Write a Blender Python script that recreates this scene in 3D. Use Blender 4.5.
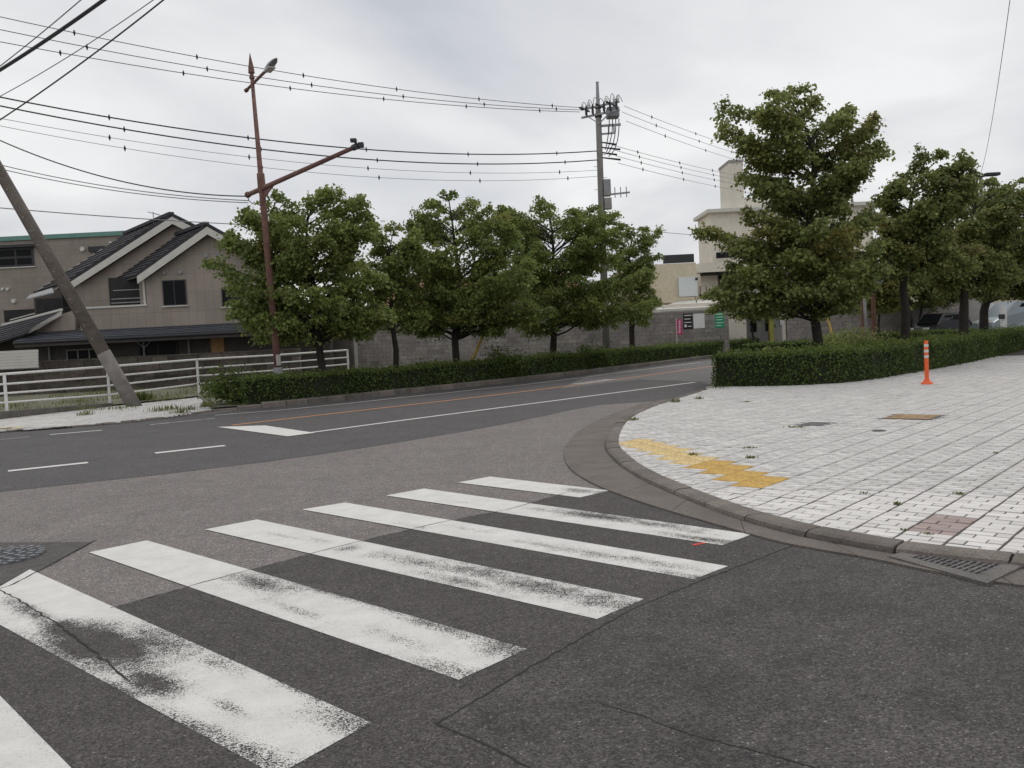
import bpy, math, random
import numpy as np
from mathutils import Matrix, Vector

random.seed(7); RNG = np.random.default_rng(7)
S = bpy.context.scene
for o in list(bpy.data.objects): bpy.data.objects.remove(o)

# ------------------------------------------------------------------ camera
F_PX, PITCH, ROLL, EYE = 860.0, math.radians(2.95), math.radians(2.82), 1.44
FW = np.array([0, math.cos(PITCH), -math.sin(PITCH)])
_R = np.array([1.0, 0, 0]); _U = np.cross(_R, FW)
RT = _R*math.cos(ROLL) - _U*math.sin(ROLL); UP = np.cross(RT, FW)
cam_d = bpy.data.cameras.new('camera'); cam = bpy.data.objects.new('camera', cam_d)
S.collection.objects.link(cam)
M4 = Matrix.Identity(4)
for i in range(3):
    M4[i][0] = RT[i]; M4[i][1] = UP[i]; M4[i][2] = -FW[i]
M4[2][3] = EYE
cam.matrix_world = M4
cam_d.sensor_fit = 'HORIZONTAL'; cam_d.sensor_width = 17.3; cam_d.lens = 17.3*F_PX/1024
cam_d.clip_start = 0.05; cam_d.clip_end = 3000
S.camera = cam
S.render.resolution_x, S.render.resolution_y = 1024, 768

# ------------------------------------------------------------------ sky, sun, exposure
SUN_EL, SUN_AZ = math.radians(52), math.radians(20)     # azimuth clockwise from +Y
W = bpy.data.worlds.new('World'); S.world = W; W.use_nodes = True
nt = W.node_tree; nt.nodes.clear()
def wn(t, **k):
    n = nt.nodes.new(t)
    for a, b in k.items(): setattr(n, a, b)
    return n
sky = wn('ShaderNodeTexSky'); sky.sky_type = 'NISHITA'; sky.sun_disc = False
sky.sun_elevation = SUN_EL; sky.sun_rotation = SUN_AZ
bg1 = wn('ShaderNodeBackground'); bg1.inputs[1].default_value = 0.08
nt.links.new(sky.outputs[0], bg1.inputs[0])
tc = wn('ShaderNodeTexCoord'); sep = wn('ShaderNodeSeparateXYZ'); nt.links.new(tc.outputs['Generated'], sep.inputs[0])
zz = wn('ShaderNodeMath', operation='MAXIMUM'); nt.links.new(sep.outputs[2], zz.inputs[0]); zz.inputs[1].default_value = 0.0
za = wn('ShaderNodeMath', operation='ADD'); nt.links.new(zz.outputs[0], za.inputs[0]); za.inputs[1].default_value = 0.22
cmb = wn('ShaderNodeCombineXYZ')
for k in (0, 1):
    dv = wn('ShaderNodeMath', operation='DIVIDE'); nt.links.new(sep.outputs[k], dv.inputs[0]); nt.links.new(za.outputs[0], dv.inputs[1])
    nt.links.new(dv.outputs[0], cmb.inputs[k])
mp = wn('ShaderNodeMapping'); mp.inputs['Location'].default_value = (3.3, 2.2, 7.0); nt.links.new(cmb.outputs[0], mp.inputs[0])
n1 = wn('ShaderNodeTexNoise'); n1.inputs['Scale'].default_value = 1.05; n1.inputs['Detail'].default_value = 7; n1.inputs['Roughness'].default_value = 0.5
n1.inputs['Distortion'].default_value = 0.35
nt.links.new(mp.outputs[0], n1.inputs['Vector'])
rp = wn('ShaderNodeValToRGB'); e = rp.color_ramp.elements
e[0].position = 0.28; e[0].color = (0.54, 0.56, 0.605, 1)
e[1].position = 0.62; e[1].color = (0.87, 0.868, 0.865, 1)
m_ = e.new(0.47); m_.color = (0.72, 0.724, 0.738, 1)
nt.links.new(n1.outputs[0], rp.inputs[0])
bg2 = wn('ShaderNodeBackground'); bg2.inputs[1].default_value = 1.0; nt.links.new(rp.outputs[0], bg2.inputs[0])
mx = wn('ShaderNodeMixShader'); mx.inputs[0].default_value = 0.93
nt.links.new(bg1.outputs[0], mx.inputs[1]); nt.links.new(bg2.outputs[0], mx.inputs[2])
wo = wn('ShaderNodeOutputWorld'); nt.links.new(mx.outputs[0], wo.inputs[0])

sd = bpy.data.lights.new('sun', 'SUN'); sd.energy = 0.7; sd.angle = math.radians(25); sd.color = (1, .97, .92)
sun = bpy.data.objects.new('sun', sd); S.collection.objects.link(sun)
dirv = Vector((math.sin(SUN_AZ)*math.cos(SUN_EL), math.cos(SUN_AZ)*math.cos(SUN_EL), math.sin(SUN_EL)))
sun.rotation_euler = dirv.to_track_quat('Z', 'Y').to_euler(); sun.location = (0, 0, 30)
S.view_settings.view_transform = 'Standard'; S.view_settings.look = 'None'
S.view_settings.exposure = 0.08; S.view_settings.gamma = 1.0; S.view_settings.use_curve_mapping = False

# ------------------------------------------------------------------ survey helpers
def ray(x, y): return FW + RT*(x-512)/F_PX - UP*(y-384)/F_PX
def gp(x, y, z=0.0):                       # photo sighting -> point on the level z
    d = ray(x, y); return np.array([0, 0, EYE]) + d*(z-EYE)/d[2]
def at(x, y, Y):                           # photo sighting -> point at distance Y
    d = ray(x, y); return np.array([0, 0, EYE]) + d*Y/d[1]
def fx(x, y, Y): return at(x, y, Y)[0]
def fz(x, y, Y): return at(x, y, Y)[2]

# ------------------------------------------------------------------ materials
MATS = {}
def mat(name, base, rough=0.8, var=0.12, scale=3.0, bump=0.0, bscale=40.0, metal=0.0, spec=0.3, attr=None, fine=0.0, fscale=60):
    """plain procedural: base colour varied by two noises (+ optional per-piece tint attribute) and a fine bump"""
    if name in MATS: return MATS[name]
    m = bpy.data.materials.new(name); m.use_nodes = True; t = m.node_tree; N = t.nodes; L = t.links
    b = N['Principled BSDF']; b.inputs['Roughness'].default_value = rough; b.inputs['Metallic'].default_value = metal
    b.inputs['Specular IOR Level'].default_value = spec
    c = N.new('ShaderNodeTexCoord')
    no = N.new('ShaderNodeTexNoise'); no.inputs['Scale'].default_value = scale; no.inputs['Detail'].default_value = 5; no.inputs['Roughness'].default_value = .62
    L.new(c.outputs['Object'], no.inputs['Vector'])
    mr = N.new('ShaderNodeMapRange'); mr.inputs[1].default_value = .28; mr.inputs[2].default_value = .72
    mr.inputs[3].default_value = 1-var; mr.inputs[4].default_value = 1+var; L.new(no.outputs[0], mr.inputs[0])
    val = mr.outputs[0]
    if fine > 0:
        n2 = N.new('ShaderNodeTexNoise'); n2.inputs['Scale'].default_value = fscale; n2.inputs['Detail'].default_value = 3
        L.new(c.outputs['Object'], n2.inputs['Vector'])
        m2 = N.new('ShaderNodeMapRange'); m2.inputs[1].default_value = .3; m2.inputs[2].default_value = .7
        m2.inputs[3].default_value = 1-fine; m2.inputs[4].default_value = 1+fine; L.new(n2.outputs[0], m2.inputs[0])
        mm = N.new('ShaderNodeMath'); mm.operation = 'MULTIPLY'; L.new(val, mm.inputs[0]); L.new(m2.outputs[0], mm.inputs[1]); val = mm.outputs[0]
    if attr:
        at_ = N.new('ShaderNodeAttribute'); at_.attribute_name = attr
        mm = N.new('ShaderNodeMath'); mm.operation = 'MULTIPLY'; L.new(val, mm.inputs[0]); L.new(at_.outputs['Fac'], mm.inputs[1]); val = mm.outputs[0]
    vm = N.new('ShaderNodeVectorMath'); vm.operation = 'SCALE'; vm.inputs[0].default_value = base[:3]; L.new(val, vm.inputs['Scale'])
    L.new(vm.outputs[0], b.inputs['Base Color'])
    if bump > 0:
        nb = N.new('ShaderNodeTexNoise'); nb.inputs['Scale'].default_value = bscale; nb.inputs['Detail'].default_value = 4
        L.new(c.outputs['Object'], nb.inputs['Vector'])
        bp = N.new('ShaderNodeBump'); bp.inputs['Strength'].default_value = bump; bp.inputs['Distance'].default_value = .02
        L.new(nb.outputs[0], bp.inputs['Height']); L.new(bp.outputs[0], b.inputs['Normal'])
    MATS[name] = m; return m

def asphalt(name, base, contrast=.45, grain=150, blotch=.16, warm=0.0):
    m = bpy.data.materials.new(name); m.use_nodes = True; t = m.node_tree; N = t.nodes; L = t.links
    b = N['Principled BSDF']; b.inputs['Roughness'].default_value = .86; b.inputs['Specular IOR Level'].default_value = .28
    c = N.new('ShaderNodeTexCoord')
    def noise(sc, det, r=.6):
        n = N.new('ShaderNodeTexNoise'); n.inputs['Scale'].default_value = sc; n.inputs['Detail'].default_value = det; n.inputs['Roughness'].default_value = r
        L.new(c.outputs['Object'], n.inputs['Vector']); return n.outputs[0]
    def rng(s, a0, a1, b0, b1):
        r = N.new('ShaderNodeMapRange'); r.inputs[1].default_value = a0; r.inputs[2].default_value = a1; r.inputs[3].default_value = b0; r.inputs[4].default_value = b1
        L.new(s, r.inputs[0]); return r.outputs[0]
    def mul(a, b2):
        n = N.new('ShaderNodeMath'); n.operation = 'MULTIPLY'; L.new(a, n.inputs[0]); L.new(b2, n.inputs[1]); return n.outputs[0]
    vo = N.new('ShaderNodeTexVoronoi'); vo.inputs['Scale'].default_value = grain; L.new(c.outputs['Object'], vo.inputs['Vector'])
    sp = N.new('ShaderNodeSeparateColor'); L.new(vo.outputs['Color'], sp.inputs[0])
    stone = rng(sp.outputs[0], 0, 1, 1-contrast, 1+contrast)
    spark = rng(sp.outputs[1], .955, .985, 1.0, 2.1)                    # a few pale stones
    edge = rng(vo.outputs['Distance'], .15, .6, 1.08, .72)              # bitumen between the stones
    v = mul(mul(stone, spark), edge)
    v = mul(v, rng(noise(1.1, 6, .65), .3, .7, 1-blotch, 1+blotch))
    v = mul(v, rng(noise(9, 4), .3, .7, .88, 1.12))
    v = mul(v, rng(noise(38, 3), .3, .7, .85, 1.15))
    v = mul(v, rng(noise(33, 5, .7), .30, .42, .62, 1.0))                # open pits
    v = mul(v, rng(noise(2.7, 5, .7), .32, .5, 1-blotch*.9, 1.03))        # darker, rougher areas
    vm = N.new('ShaderNodeVectorMath'); vm.operation = 'SCALE'; vm.inputs[0].default_value = base; L.new(v, vm.inputs['Scale'])
    L.new(vm.outputs[0], b.inputs['Base Color'])
    bp = N.new('ShaderNodeBump'); bp.inputs['Strength'].default_value = .55; bp.inputs['Distance'].default_value = .004
    L.new(edge, bp.inputs['Height']); L.new(bp.outputs[0], b.inputs['Normal'])
    MATS[name] = m; return m

def paint(name, base, tone=.10):
    """road paint worn away where the 'wear' attribute and grain allow: the asphalt sheet shows through"""
    m = bpy.data.materials.new(name); m.use_nodes = True; t = m.node_tree; N = t.nodes; L = t.links
    b = N['Principled BSDF']; b.inputs['Roughness'].default_value = .7
    c = N.new('ShaderNodeTexCoord'); a = N.new('ShaderNodeAttribute'); a.attribute_name = 'wear'
    def noise(sc, det, r):
        n = N.new('ShaderNodeTexNoise'); n.inputs['Scale'].default_value = sc; n.inputs['Detail'].default_value = det; n.inputs['Roughness'].default_value = r
        L.new(c.outputs['Object'], n.inputs['Vector']); return n.outputs[0]
    def op(o, x, y):
        n = N.new('ShaderNodeMath'); n.operation = o
        for i, s in enumerate((x, y)):
            if isinstance(s, (int, float)): n.inputs[i].default_value = s
            else: L.new(s, n.inputs[i])
        return n.outputs[0]
    vo = N.new('ShaderNodeTexVoronoi'); vo.inputs['Scale'].default_value = 210; L.new(c.outputs['Object'], vo.inputs['Vector'])
    sc_ = N.new('ShaderNodeSeparateColor'); L.new(vo.outputs['Color'], sc_.inputs[0])
    grain = op('ADD', op('MULTIPLY', sc_.outputs[0], .30), op('ADD', op('MULTIPLY', noise(120, 6, .80), .42), op('ADD', op('MULTIPLY', noise(30, 6, .7), .20), op('MULTIPLY', noise(5, 5, .65), .08))))
    shape = op('ADD', op('MULTIPLY', noise(7, 6, .68), 1.2), .35)
    d = op('SUBTRACT', grain, op('ADD', op('MULTIPLY', op('MULTIPLY', a.outputs['Fac'], shape), .50), .13))
    r = N.new('ShaderNodeMapRange'); r.inputs[1].default_value = -.035; r.inputs[2].default_value = .035; L.new(d, r.inputs[0])
    dirt = N.new('ShaderNodeMapRange'); dirt.inputs[1].default_value = .3; dirt.inputs[2].default_value = .75; dirt.inputs[3].default_value = 1-tone; dirt.inputs[4].default_value = 1+tone*.4
    L.new(noise(5, 6, .7), dirt.inputs[0])
    d2 = N.new('ShaderNodeMapRange'); d2.inputs[1].default_value = 0; d2.inputs[2].default_value = .22; d2.inputs[3].default_value = .78; d2.inputs[4].default_value = 1.0; L.new(d, d2.inputs[0])
    vm = N.new('ShaderNodeVectorMath'); vm.operation = 'SCALE'; vm.inputs[0].default_value = base; L.new(op('MULTIPLY', dirt.outputs[0], d2.outputs[0]), vm.inputs['Scale'])
    L.new(vm.outputs[0], b.inputs['Base Color'])
    L.new(r.outputs[0], b.inputs['Alpha'])
    MATS[name] = m; return m

def leafmat(name, dark, light, warm, trans=.25):
    m = bpy.data.materials.new(name); m.use_nodes = True; t = m.node_tree; N = t.nodes; L = t.links
    N.remove(N['Principled BSDF']); out = N['Material Output']
    a = N.new('ShaderNodeAttribute'); a.attribute_name = 'tint'; y = N.new('ShaderNodeAttribute'); y.attribute_name = 'warm'
    m1 = N.new('ShaderNodeMix'); m1.data_type = 'RGBA'; m1.inputs[6].default_value = (*dark, 1); m1.inputs[7].default_value = (*light, 1); L.new(a.outputs['Fac'], m1.inputs[0])
    m2 = N.new('ShaderNodeMix'); m2.data_type = 'RGBA'; m2.inputs[7].default_value = (*warm, 1); L.new(m1.outputs[2], m2.inputs[6]); L.new(y.outputs['Fac'], m2.inputs[0])
    d = N.new('ShaderNodeBsdfPrincipled'); d.inputs['Roughness'].default_value = .55; d.inputs['Specular IOR Level'].default_value = .25; L.new(m2.outputs[2], d.inputs['Base Color'])
    tr = N.new('ShaderNodeBsdfTranslucent'); L.new(m2.outputs[2], tr.inputs[0])
    mx = N.new('ShaderNodeMixShader'); mx.inputs[0].default_value = trans; L.new(d.outputs[0], mx.inputs[1]); L.new(tr.outputs[0], mx.inputs[2])
    L.new(mx.outputs[0], out.inputs[0]); MATS[name] = m; return m

def glassmat(name, base=(.012, .014, .016)):
    return mat(name, base, rough=.35, var=.1, spec=.1)

asphalt('asphalt_old', (.225, .204, .195), contrast=.40, grain=120, blotch=.10)
asphalt('asphalt_road', (.112, .106, .106), contrast=.35, grain=130, blotch=.10)
asphalt('asphalt_dark', (.088, .080, .077), contrast=.50, grain=135, blotch=.12)
asphalt('asphalt_worn', (.088, .081, .078), contrast=.5, grain=120, blotch=.26)
asphalt('asphalt_patch', (.112, .103, .100), contrast=.3, grain=170, blotch=.08)
asphalt('asphalt_pale', (.19, .18, .178), contrast=.3, grain=120, blotch=.10)
paint('paint_white', (.70, .685, .655), .16); paint('paint_orange', (.60, .27, .10))
mat('gutter', (.152, .132, .118), var=.22, scale=2.2, fine=.35, fscale=90, bump=.4, bscale=120)
mat('kerb', (.162, .141, .125), var=.30, scale=3, fine=.3, fscale=70, bump=.4, bscale=90, attr='tint')
mat('paver', (.63, .61, .59), var=.10, scale=2.5, fine=.08, fscale=45, attr='tint', bump=.15, bscale=150)
mat('paver_red', (.36, .285, .265), var=.14, scale=4, fine=.12, attr='tint')
mat('tactile_pale', (.64, .49, .24), var=.38, scale=11, fine=.25, fscale=50, attr='tint')
mat('tactile_deep', (.55, .35, .10), var=.3, scale=11, fine=.15, fscale=50, attr='tint')
mat('joint', (.085, .075, .065), var=.25, scale=4)
mat('dirt', (.17, .15, .115), var=.3, scale=1.2, fine=.3, fscale=20)
mat('verge_soil', (.13, .125, .085), var=.35, scale=.9, fine=.3, fscale=14)
mat('grassland', (.11, .125, .055), var=.35, scale=.8, fine=.35, fscale=14)
mat('concrete', (.34, .325, .305), var=.16, scale=2, fine=.1, bump=.2)
mat('concrete_dark', (.14, .13, .118), var=.35, scale=2.5, fine=.25, bump=.3)
mat('block', (.265, .242, .225), var=.22, scale=1.1, fine=.15, fscale=9, attr='tint', bump=.25)
mat('stone_brown', (.088, .074, .063), var=.4, scale=1.6, fine=.25, fscale=8, attr='tint', bump=.4, bscale=20)
mat('rust', (.185, .098, .082), rough=.75, var=.28, scale=3.5, fine=.25, fscale=22)
mat('rust_post', (.17, .085, .06), rough=.8, var=.35, scale=3, fine=.2)
mat('steel_white', (.72, .715, .70), rough=.5, var=.07, scale=6)
mat('steel_grey', (.30, .30, .31), rough=.5, var=.15, scale=6)
mat('steel_dark', (.045, .045, .05), rough=.55, var=.2, scale=6)
mat('zinc', (.33, .335, .345), rough=.5, var=.2, scale=5, metal=.2)
mat('iron', (.19, .195, .21), rough=.5, var=.3, scale=9, metal=.4)
mat('wire', (.06, .06, .065), rough=.6, var=.1)
mat('wire_pale', (.24, .245, .255), rough=.6, var=.1)
mat('orange', (.85, .13, .035), rough=.5, var=.06, scale=8)
mat('reflector', (.62, .61, .58), rough=.4, var=.05)
mat('bark', (.038, .032, .027), rough=.9, var=.35, scale=7, bump=.7, bscale=30)
mat('pole_wood', (.155, .132, .115), rough=.9, var=.3, scale=3, fine=.25, fscale=25)
mat('hedge_core', (.020, .026, .012), rough=1, var=.3, scale=3)
leafmat('leaf', (.098, .145, .042), (.335, .410, .120), (.40, .30, .09), .5)
leafmat('leaf_right', (.105, .140, .048), (.345, .400, .130), (.40, .26, .09), .5)
leafmat('leaf_hedge', (.042, .072, .022), (.165, .225, .055), (.29, .31, .07), .33)
leafmat('leaf_bg', (.09, .12, .035), (.24, .27, .08), (.36, .29, .09), .45)
leafmat('grass', (.07, .10, .025), (.17, .20, .06), (.30, .26, .10), .3)

# ------------------------------------------------------------------ mesh helpers
COL = S.collection
def link(o, parent=None):
    COL.objects.link(o)
    if parent is not None: o.parent = parent
    return o
def tag(o, label=None, cat=None, group=None, kind=None):
    if label: o['label'] = label
    if cat: o['category'] = cat
    if group: o['group'] = group
    if kind: o['kind'] = kind
    return o
def thing(name, loc, label, cat, group=None):
    o = bpy.data.objects.new(name, None); o.location = tuple(loc); o.empty_display_size = .2
    link(o); return tag(o, label, cat, group)

class MB:
    def __init__(s): s.v = []; s.f = []; s.t = []; s.smooth = False
    def add(s, vs, fs, tint=1.0):
        n = len(s.v); s.v += [tuple(map(float, p)) for p in vs]; s.f += [tuple(i+n for i in q) for q in fs]; s.t += [tint]*len(vs); return s
    def box(s, a, b, tint=1.0):
        (x0, y0, z0), (x1, y1, z1) = a, b
        return s.add([(x0,y0,z0),(x1,y0,z0),(x1,y1,z0),(x0,y1,z0),(x0,y0,z1),(x1,y0,z1),(x1,y1,z1),(x0,y1,z1)],
                     [(0,3,2,1),(4,5,6,7),(0,1,5,4),(1,2,6,5),(2,3,7,6),(3,0,4,7)], tint)
    def prism(s, poly, off, tint=1.0):
        """polygon (3-D points) extruded by the vector off"""
        n = len(poly); P = [np.array(p, float) for p in poly]; o = np.array(off, float)
        return s.add(P+[p+o for p in P], [tuple(range(n))[::-1], tuple(range(n, 2*n))]+[(i, (i+1) % n, n+(i+1) % n, n+i) for i in range(n)], tint)
    def tube(s, pts, rad, n=8, cap=True, tint=1.0):
        pts = [np.array(p, float) for p in pts]; k = len(pts)
        if not hasattr(rad, '__len__'): rad = [rad]*k
        vs = []
        prev = None
        for i, p in enumerate(pts):
            d = pts[min(i+1, k-1)]-pts[max(i-1, 0)]; d /= (np.linalg.norm(d)+1e-9)
            if prev is None:
                a = np.cross(d, [0, 0, 1.0]) if abs(d[2]) < .95 else np.cross(d, [1.0, 0, 0])
            else: a = prev - d*(prev@d)
            a /= np.linalg.norm(a); prev = a; b = np.cross(d, a)
            for j in range(n):
                t = 2*math.pi*j/n; vs.append(p+rad[i]*(a*math.cos(t)+b*math.sin(t)))
        fs = [(i*n+j, i*n+(j+1) % n, (i+1)*n+(j+1) % n, (i+1)*n+j) for i in range(k-1) for j in range(n)]
        if cap: fs += [tuple(range(n))[::-1], tuple(range((k-1)*n, k*n))]
        return s.add(vs, fs, tint)
    def bar(s, a, b, w, h):
        a = np.array(a, float); b = np.array(b, float); d = (b-a)/np.linalg.norm(b-a)
        u = np.cross(d, [0, 0, 1.0]) if abs(d[2]) < .98 else np.array([1.0, 0, 0]); u /= np.linalg.norm(u); v = np.cross(u, d)
        q = [a-u*w/2-v*h/2, a+u*w/2-v*h/2, a+u*w/2+v*h/2, a-u*w/2+v*h/2]
        return s.prism(q, b-a)
    def build(s, name, m, parent=None, smooth=False, bevel=0, origin=None):
        o0 = np.array(origin if origin is not None else (0, 0, 0), float)
        me = bpy.data.meshes.new(name); me.from_pydata([tuple(np.array(v)-o0) for v in s.v], [], s.f); me.update()
        a = me.attributes.new('tint', 'FLOAT', 'POINT'); a.data.foreach_set('value', np.array(s.t, dtype=np.float32))
        me.materials.append(MATS[m] if isinstance(m, str) else m)
        if smooth: me.polygons.foreach_set('use_smooth', np.ones(len(me.polygons), dtype=bool))
        import bmesh
        bm = bmesh.new(); bm.from_mesh(me); bmesh.ops.recalc_face_normals(bm, faces=bm.faces); bm.to_mesh(me); bm.free()
        o = bpy.data.objects.new(name, me); link(o, parent)
        if parent is not None:
            pl = np.array(parent.location) if parent.parent is None else np.array(parent.location)+np.array(parent.parent.location)
            o.location = tuple(o0-pl)
        else: o.location = tuple(o0)
        if bevel:
            bv = o.modifiers.new('bevel', 'BEVEL'); bv.width = bevel; bv.segments = 2; bv.limit_method = 'ANGLE'
        return o
def part(name, m, parent, mb, **k): return mb.build(name, m, parent, **k)

def bulk(name, verts, quads, m, parent=None, attrs=None, smooth=False):
    """big mesh straight from arrays"""
    me = bpy.data.meshes.new(name); nv = len(verts); nq = len(quads); k = quads.shape[1]
    me.vertices.add(nv); me.vertices.foreach_set('co', verts.astype(np.float32).ravel())
    me.loops.add(nq*k); me.loops.foreach_set('vertex_index', quads.astype(np.int32).ravel())
    me.polygons.add(nq); me.polygons.foreach_set('loop_start', np.arange(0, nq*k, k, dtype=np.int32))
    me.update(calc_edges=True)
    for an, av in (attrs or {}).items():
        a = me.attributes.new(an, 'FLOAT', 'POINT'); a.data.foreach_set('value', av.astype(np.float32))
    me.materials.append(MATS[m])
    if smooth: me.polygons.foreach_set('use_smooth', np.ones(nq, dtype=bool))
    o = bpy.data.objects.new(name, me); link(o, parent)
    if parent is not None: o.location = tuple(-np.array(parent.location))
    return o

def leaves(P, size, up=.6, droop=None, aspect=.8):
    """N folded diamond leaves at points P; up = how much they lie flat"""
    n = len(P)
    nrm = RNG.normal(size=(n, 3)); nrm /= np.linalg.norm(nrm, axis=1)[:, None]
    nrm = nrm*(1-up) + np.array([0, 0, 1.0])*up
    if droop is not None: nrm = nrm + droop
    nrm /= np.linalg.norm(nrm, axis=1)[:, None]
    t = RNG.normal(size=(n, 3)); t -= nrm*(t*nrm).sum(1)[:, None]; t /= np.linalg.norm(t, axis=1)[:, None]
    b = np.cross(nrm, t); s = (size*RNG.uniform(.65, 1.25, n))[:, None]
    w = s*aspect
    v = np.empty((n, 4, 3)); v[:, 0] = P - t*s*.5; v[:, 2] = P + t*s*.5 - nrm*s*.12
    v[:, 1] = P + b*w*.5 + nrm*s*.10 - t*s*.08; v[:, 3] = P - b*w*.5 + nrm*s*.10 - t*s*.08
    return v.reshape(-1, 3), np.arange(4*n).reshape(n, 4)

def spline(pts, step=.3):
    """Catmull-Rom resample of 2-D points"""
    P = np.array(pts, float); P = np.vstack([2*P[0]-P[1], P, 2*P[-1]-P[-2]]); out = []
    for i in range(1, len(P)-2):
        n = max(1, int(np.linalg.norm(P[i+1]-P[i])/step))
        for j in range(n):
            t = j/n; a, b, c, d = P[i-1:i+3]
            out.append(.5*((2*b)+(c-a)*t+(2*a-5*b+4*c-d)*t*t+(3*b-a-3*c+d)*t**3))
    out.append(P[-2]); return np.array(out)
def resample(C, step):
    d = np.r_[0, np.cumsum(np.linalg.norm(np.diff(C, axis=0), axis=1))]; n = max(1, int(round(d[-1]/step))); s = np.linspace(0, d[-1], n+1)
    return np.stack([np.interp(s, d, C[:, k]) for k in range(C.shape[1])], 1)
def normals2(C):
    t = np.gradient(C, axis=0); t /= np.linalg.norm(t, axis=1)[:, None]; return np.stack([-t[:, 1], t[:, 0]], 1)
def inpoly(x, y, P):
    x = np.asarray(x); y = np.asarray(y); r = np.zeros(x.shape, bool); n = len(P)
    for i in range(n):
        x0, y0 = P[i]; x1, y1 = P[(i+1) % n]
        if y0 == y1: continue
        c = ((y0 > y) != (y1 > y)) & (x < (x1-x0)*(y-y0)/(y1-y0)+x0); r ^= c
    return r
def sheet(name, poly, z, m, parent=None, kind=None):
    mb = MB(); mb.add([(p[0], p[1], z) for p in poly], [tuple(range(len(poly)))])
    o = mb.build(name, m, parent)
    if o.data.polygons[0].normal.z < 0: o.data.flip_normals()
    if kind: tag(o, kind=kind)
    return o

# ================================================================== THE SETTING: ground and roads
G2 = lambda x, y, z=0: gp(x, y, z)[:2]
sheet('ground', [(-700, -60), (700, -60), (700, 1400), (-700, 1400)], -0.03, 'dirt', kind='structure')
road = sheet('road', [(-60, -25), (45, -25), (60, 5), (60, 120), (20, 120), (-60, 40)], 0.0, 'asphalt_old', kind='structure')

# far kerb line (foot of the kerb) and edge of the newer carriageway surface
KERB = spline([G2(x, y) for x, y in [(213, 412), (300, 405), (400, 394.5), (480, 386), (560, 377), (650, 366), (757, 352.5)]] + [(21, 60), (32, 84)], .25)
NEAR = [(-34, -3.0), (-14, 5.5)] + [G2(x, y) for x, y in [(0, 492), (200, 470), (350, 450), (500, 425), (600, 405), (692, 398)]] + [(6.0, 22.0), (9.5, 27.5), (17, 38), (28, 60), (38, 84)]
LEFT_EDGE = [(-40, 3.5), (-22, 12.2)] + [G2(x, y) for x, y in [(0, 433), (60, 429), (120, 424), (180, 417)]]
main = sheet('asphalt_surface', list(spline(NEAR, 1.0)) + list(KERB[::-4]) + LEFT_EDGE[::-1], 0.003, 'asphalt_road', road)
# paler surfacing farther along the carriageway
sheet('asphalt_surface', [G2(x, y) for x, y in [(560, 389), (640, 379.5), (700, 382), (716, 386)]] + [(9.3, 27.3), (17, 38), (28, 60), (31, 83), (20.5, 59.6), (12.6, 45.4)] + [G2(650, 367.5), G2(590, 375)], 0.006, 'asphalt_pale', road)
# newer dark surfacing across the crossing
DK = [(0, 588), (57, 622), (110, 609), (240, 573), (345, 545.5), (440, 523), (508, 510), (570, 492), (600, 489)]
cross = sheet('asphalt_surface', [G2(*p) for p in DK] + [(1.2, 7.0), (1.9, 5.5), (0.5, 4.3), (-.35, 3.18), (.3, 2.4), (1.5, .6), (-2, -3), (-9, -3), (-7.5, 2.5)], 0.0032, 'asphalt_dark', road)
sheet('asphalt_surface', [G2(795, 546), (2.4, 4.95), (4.8, 3.0), (9, -.6), (9, -4), (3.2, -4), (1.5, .6), (.3, 2.4), (-.35, 3.18), G2(630, 610)], 0.0038, 'asphalt_worn', road)
sheet('asphalt_surface', [G2(x, y) for x, y in [(-60, 546), (0, 543), (92, 542.5), (12, 585), (-50, 583)]], 0.0044, 'asphalt_patch', road)

def ribbon(name, C, w, z, m, parent, jitter=0.0, wear=0.0):
    """painted or tarred strip along a 2-D polyline"""
    C = np.array(C, float); N = normals2(C); n = len(C); w = np.full(n, w) if np.isscalar(w) else np.array(w)
    if jitter:
        C = C + N*RNG.normal(0, jitter, (n, 1)); w = w*RNG.uniform(.5, 1.5, n)
    V = np.empty((2*n, 3)); V[0::2, :2] = C-N*w[:, None]/2; V[1::2, :2] = C+N*w[:, None]/2; V[:, 2] = z
    i = np.arange(n-1)*2; Q = np.stack([i, i+2, i+3, i+1], 1)
    return bulk(name, V, Q, m, parent, {'wear': np.full(2*n, wear) + RNG.uniform(-.1, .1, 2*n), 'tint': np.ones(2*n)})

# seams and cracks
mat('tar', (.028, .026, .026), rough=.8, var=.3, scale=5)
ribbon('road_crack', resample(np.array([G2(792, 546.5), G2(700, 582), G2(630, 611), G2(530, 668), G2(437, 725)]), .05), .009, .0055, 'tar', road, .004)
ribbon('road_crack', resample(np.array([G2(437, 725), G2(500, 752), (.3, 2.4), (1.5, .6)]), .05), .010, .0055, 'tar', road, .004)
ribbon('road_crack', resample(np.array([G2(596, 702), G2(690, 735), G2(830, 772), (1.6, 2.3)]), .05), .006, .0055, 'tar', road, .006)
ribbon('road_crack', resample(np.array([G2(95, 541), G2(60, 560), G2(12, 586), G2(-40, 600)]), .05), .012, .0068, 'tar', road, .003)
ribbon('road_crack', resample(np.array([G2(110, 609), G2(240, 573), G2(345, 545.5), G2(440, 523), G2(508, 510), G2(570, 492)]), .06), .009, .0068, 'tar', road, .003)
ribbon('road_crack', resample(np.array([G2(0, 590), G2(57, 624), G2(78, 640), G2(130, 683)]), .05), .009, .0068, 'tar', road, .004)

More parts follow.
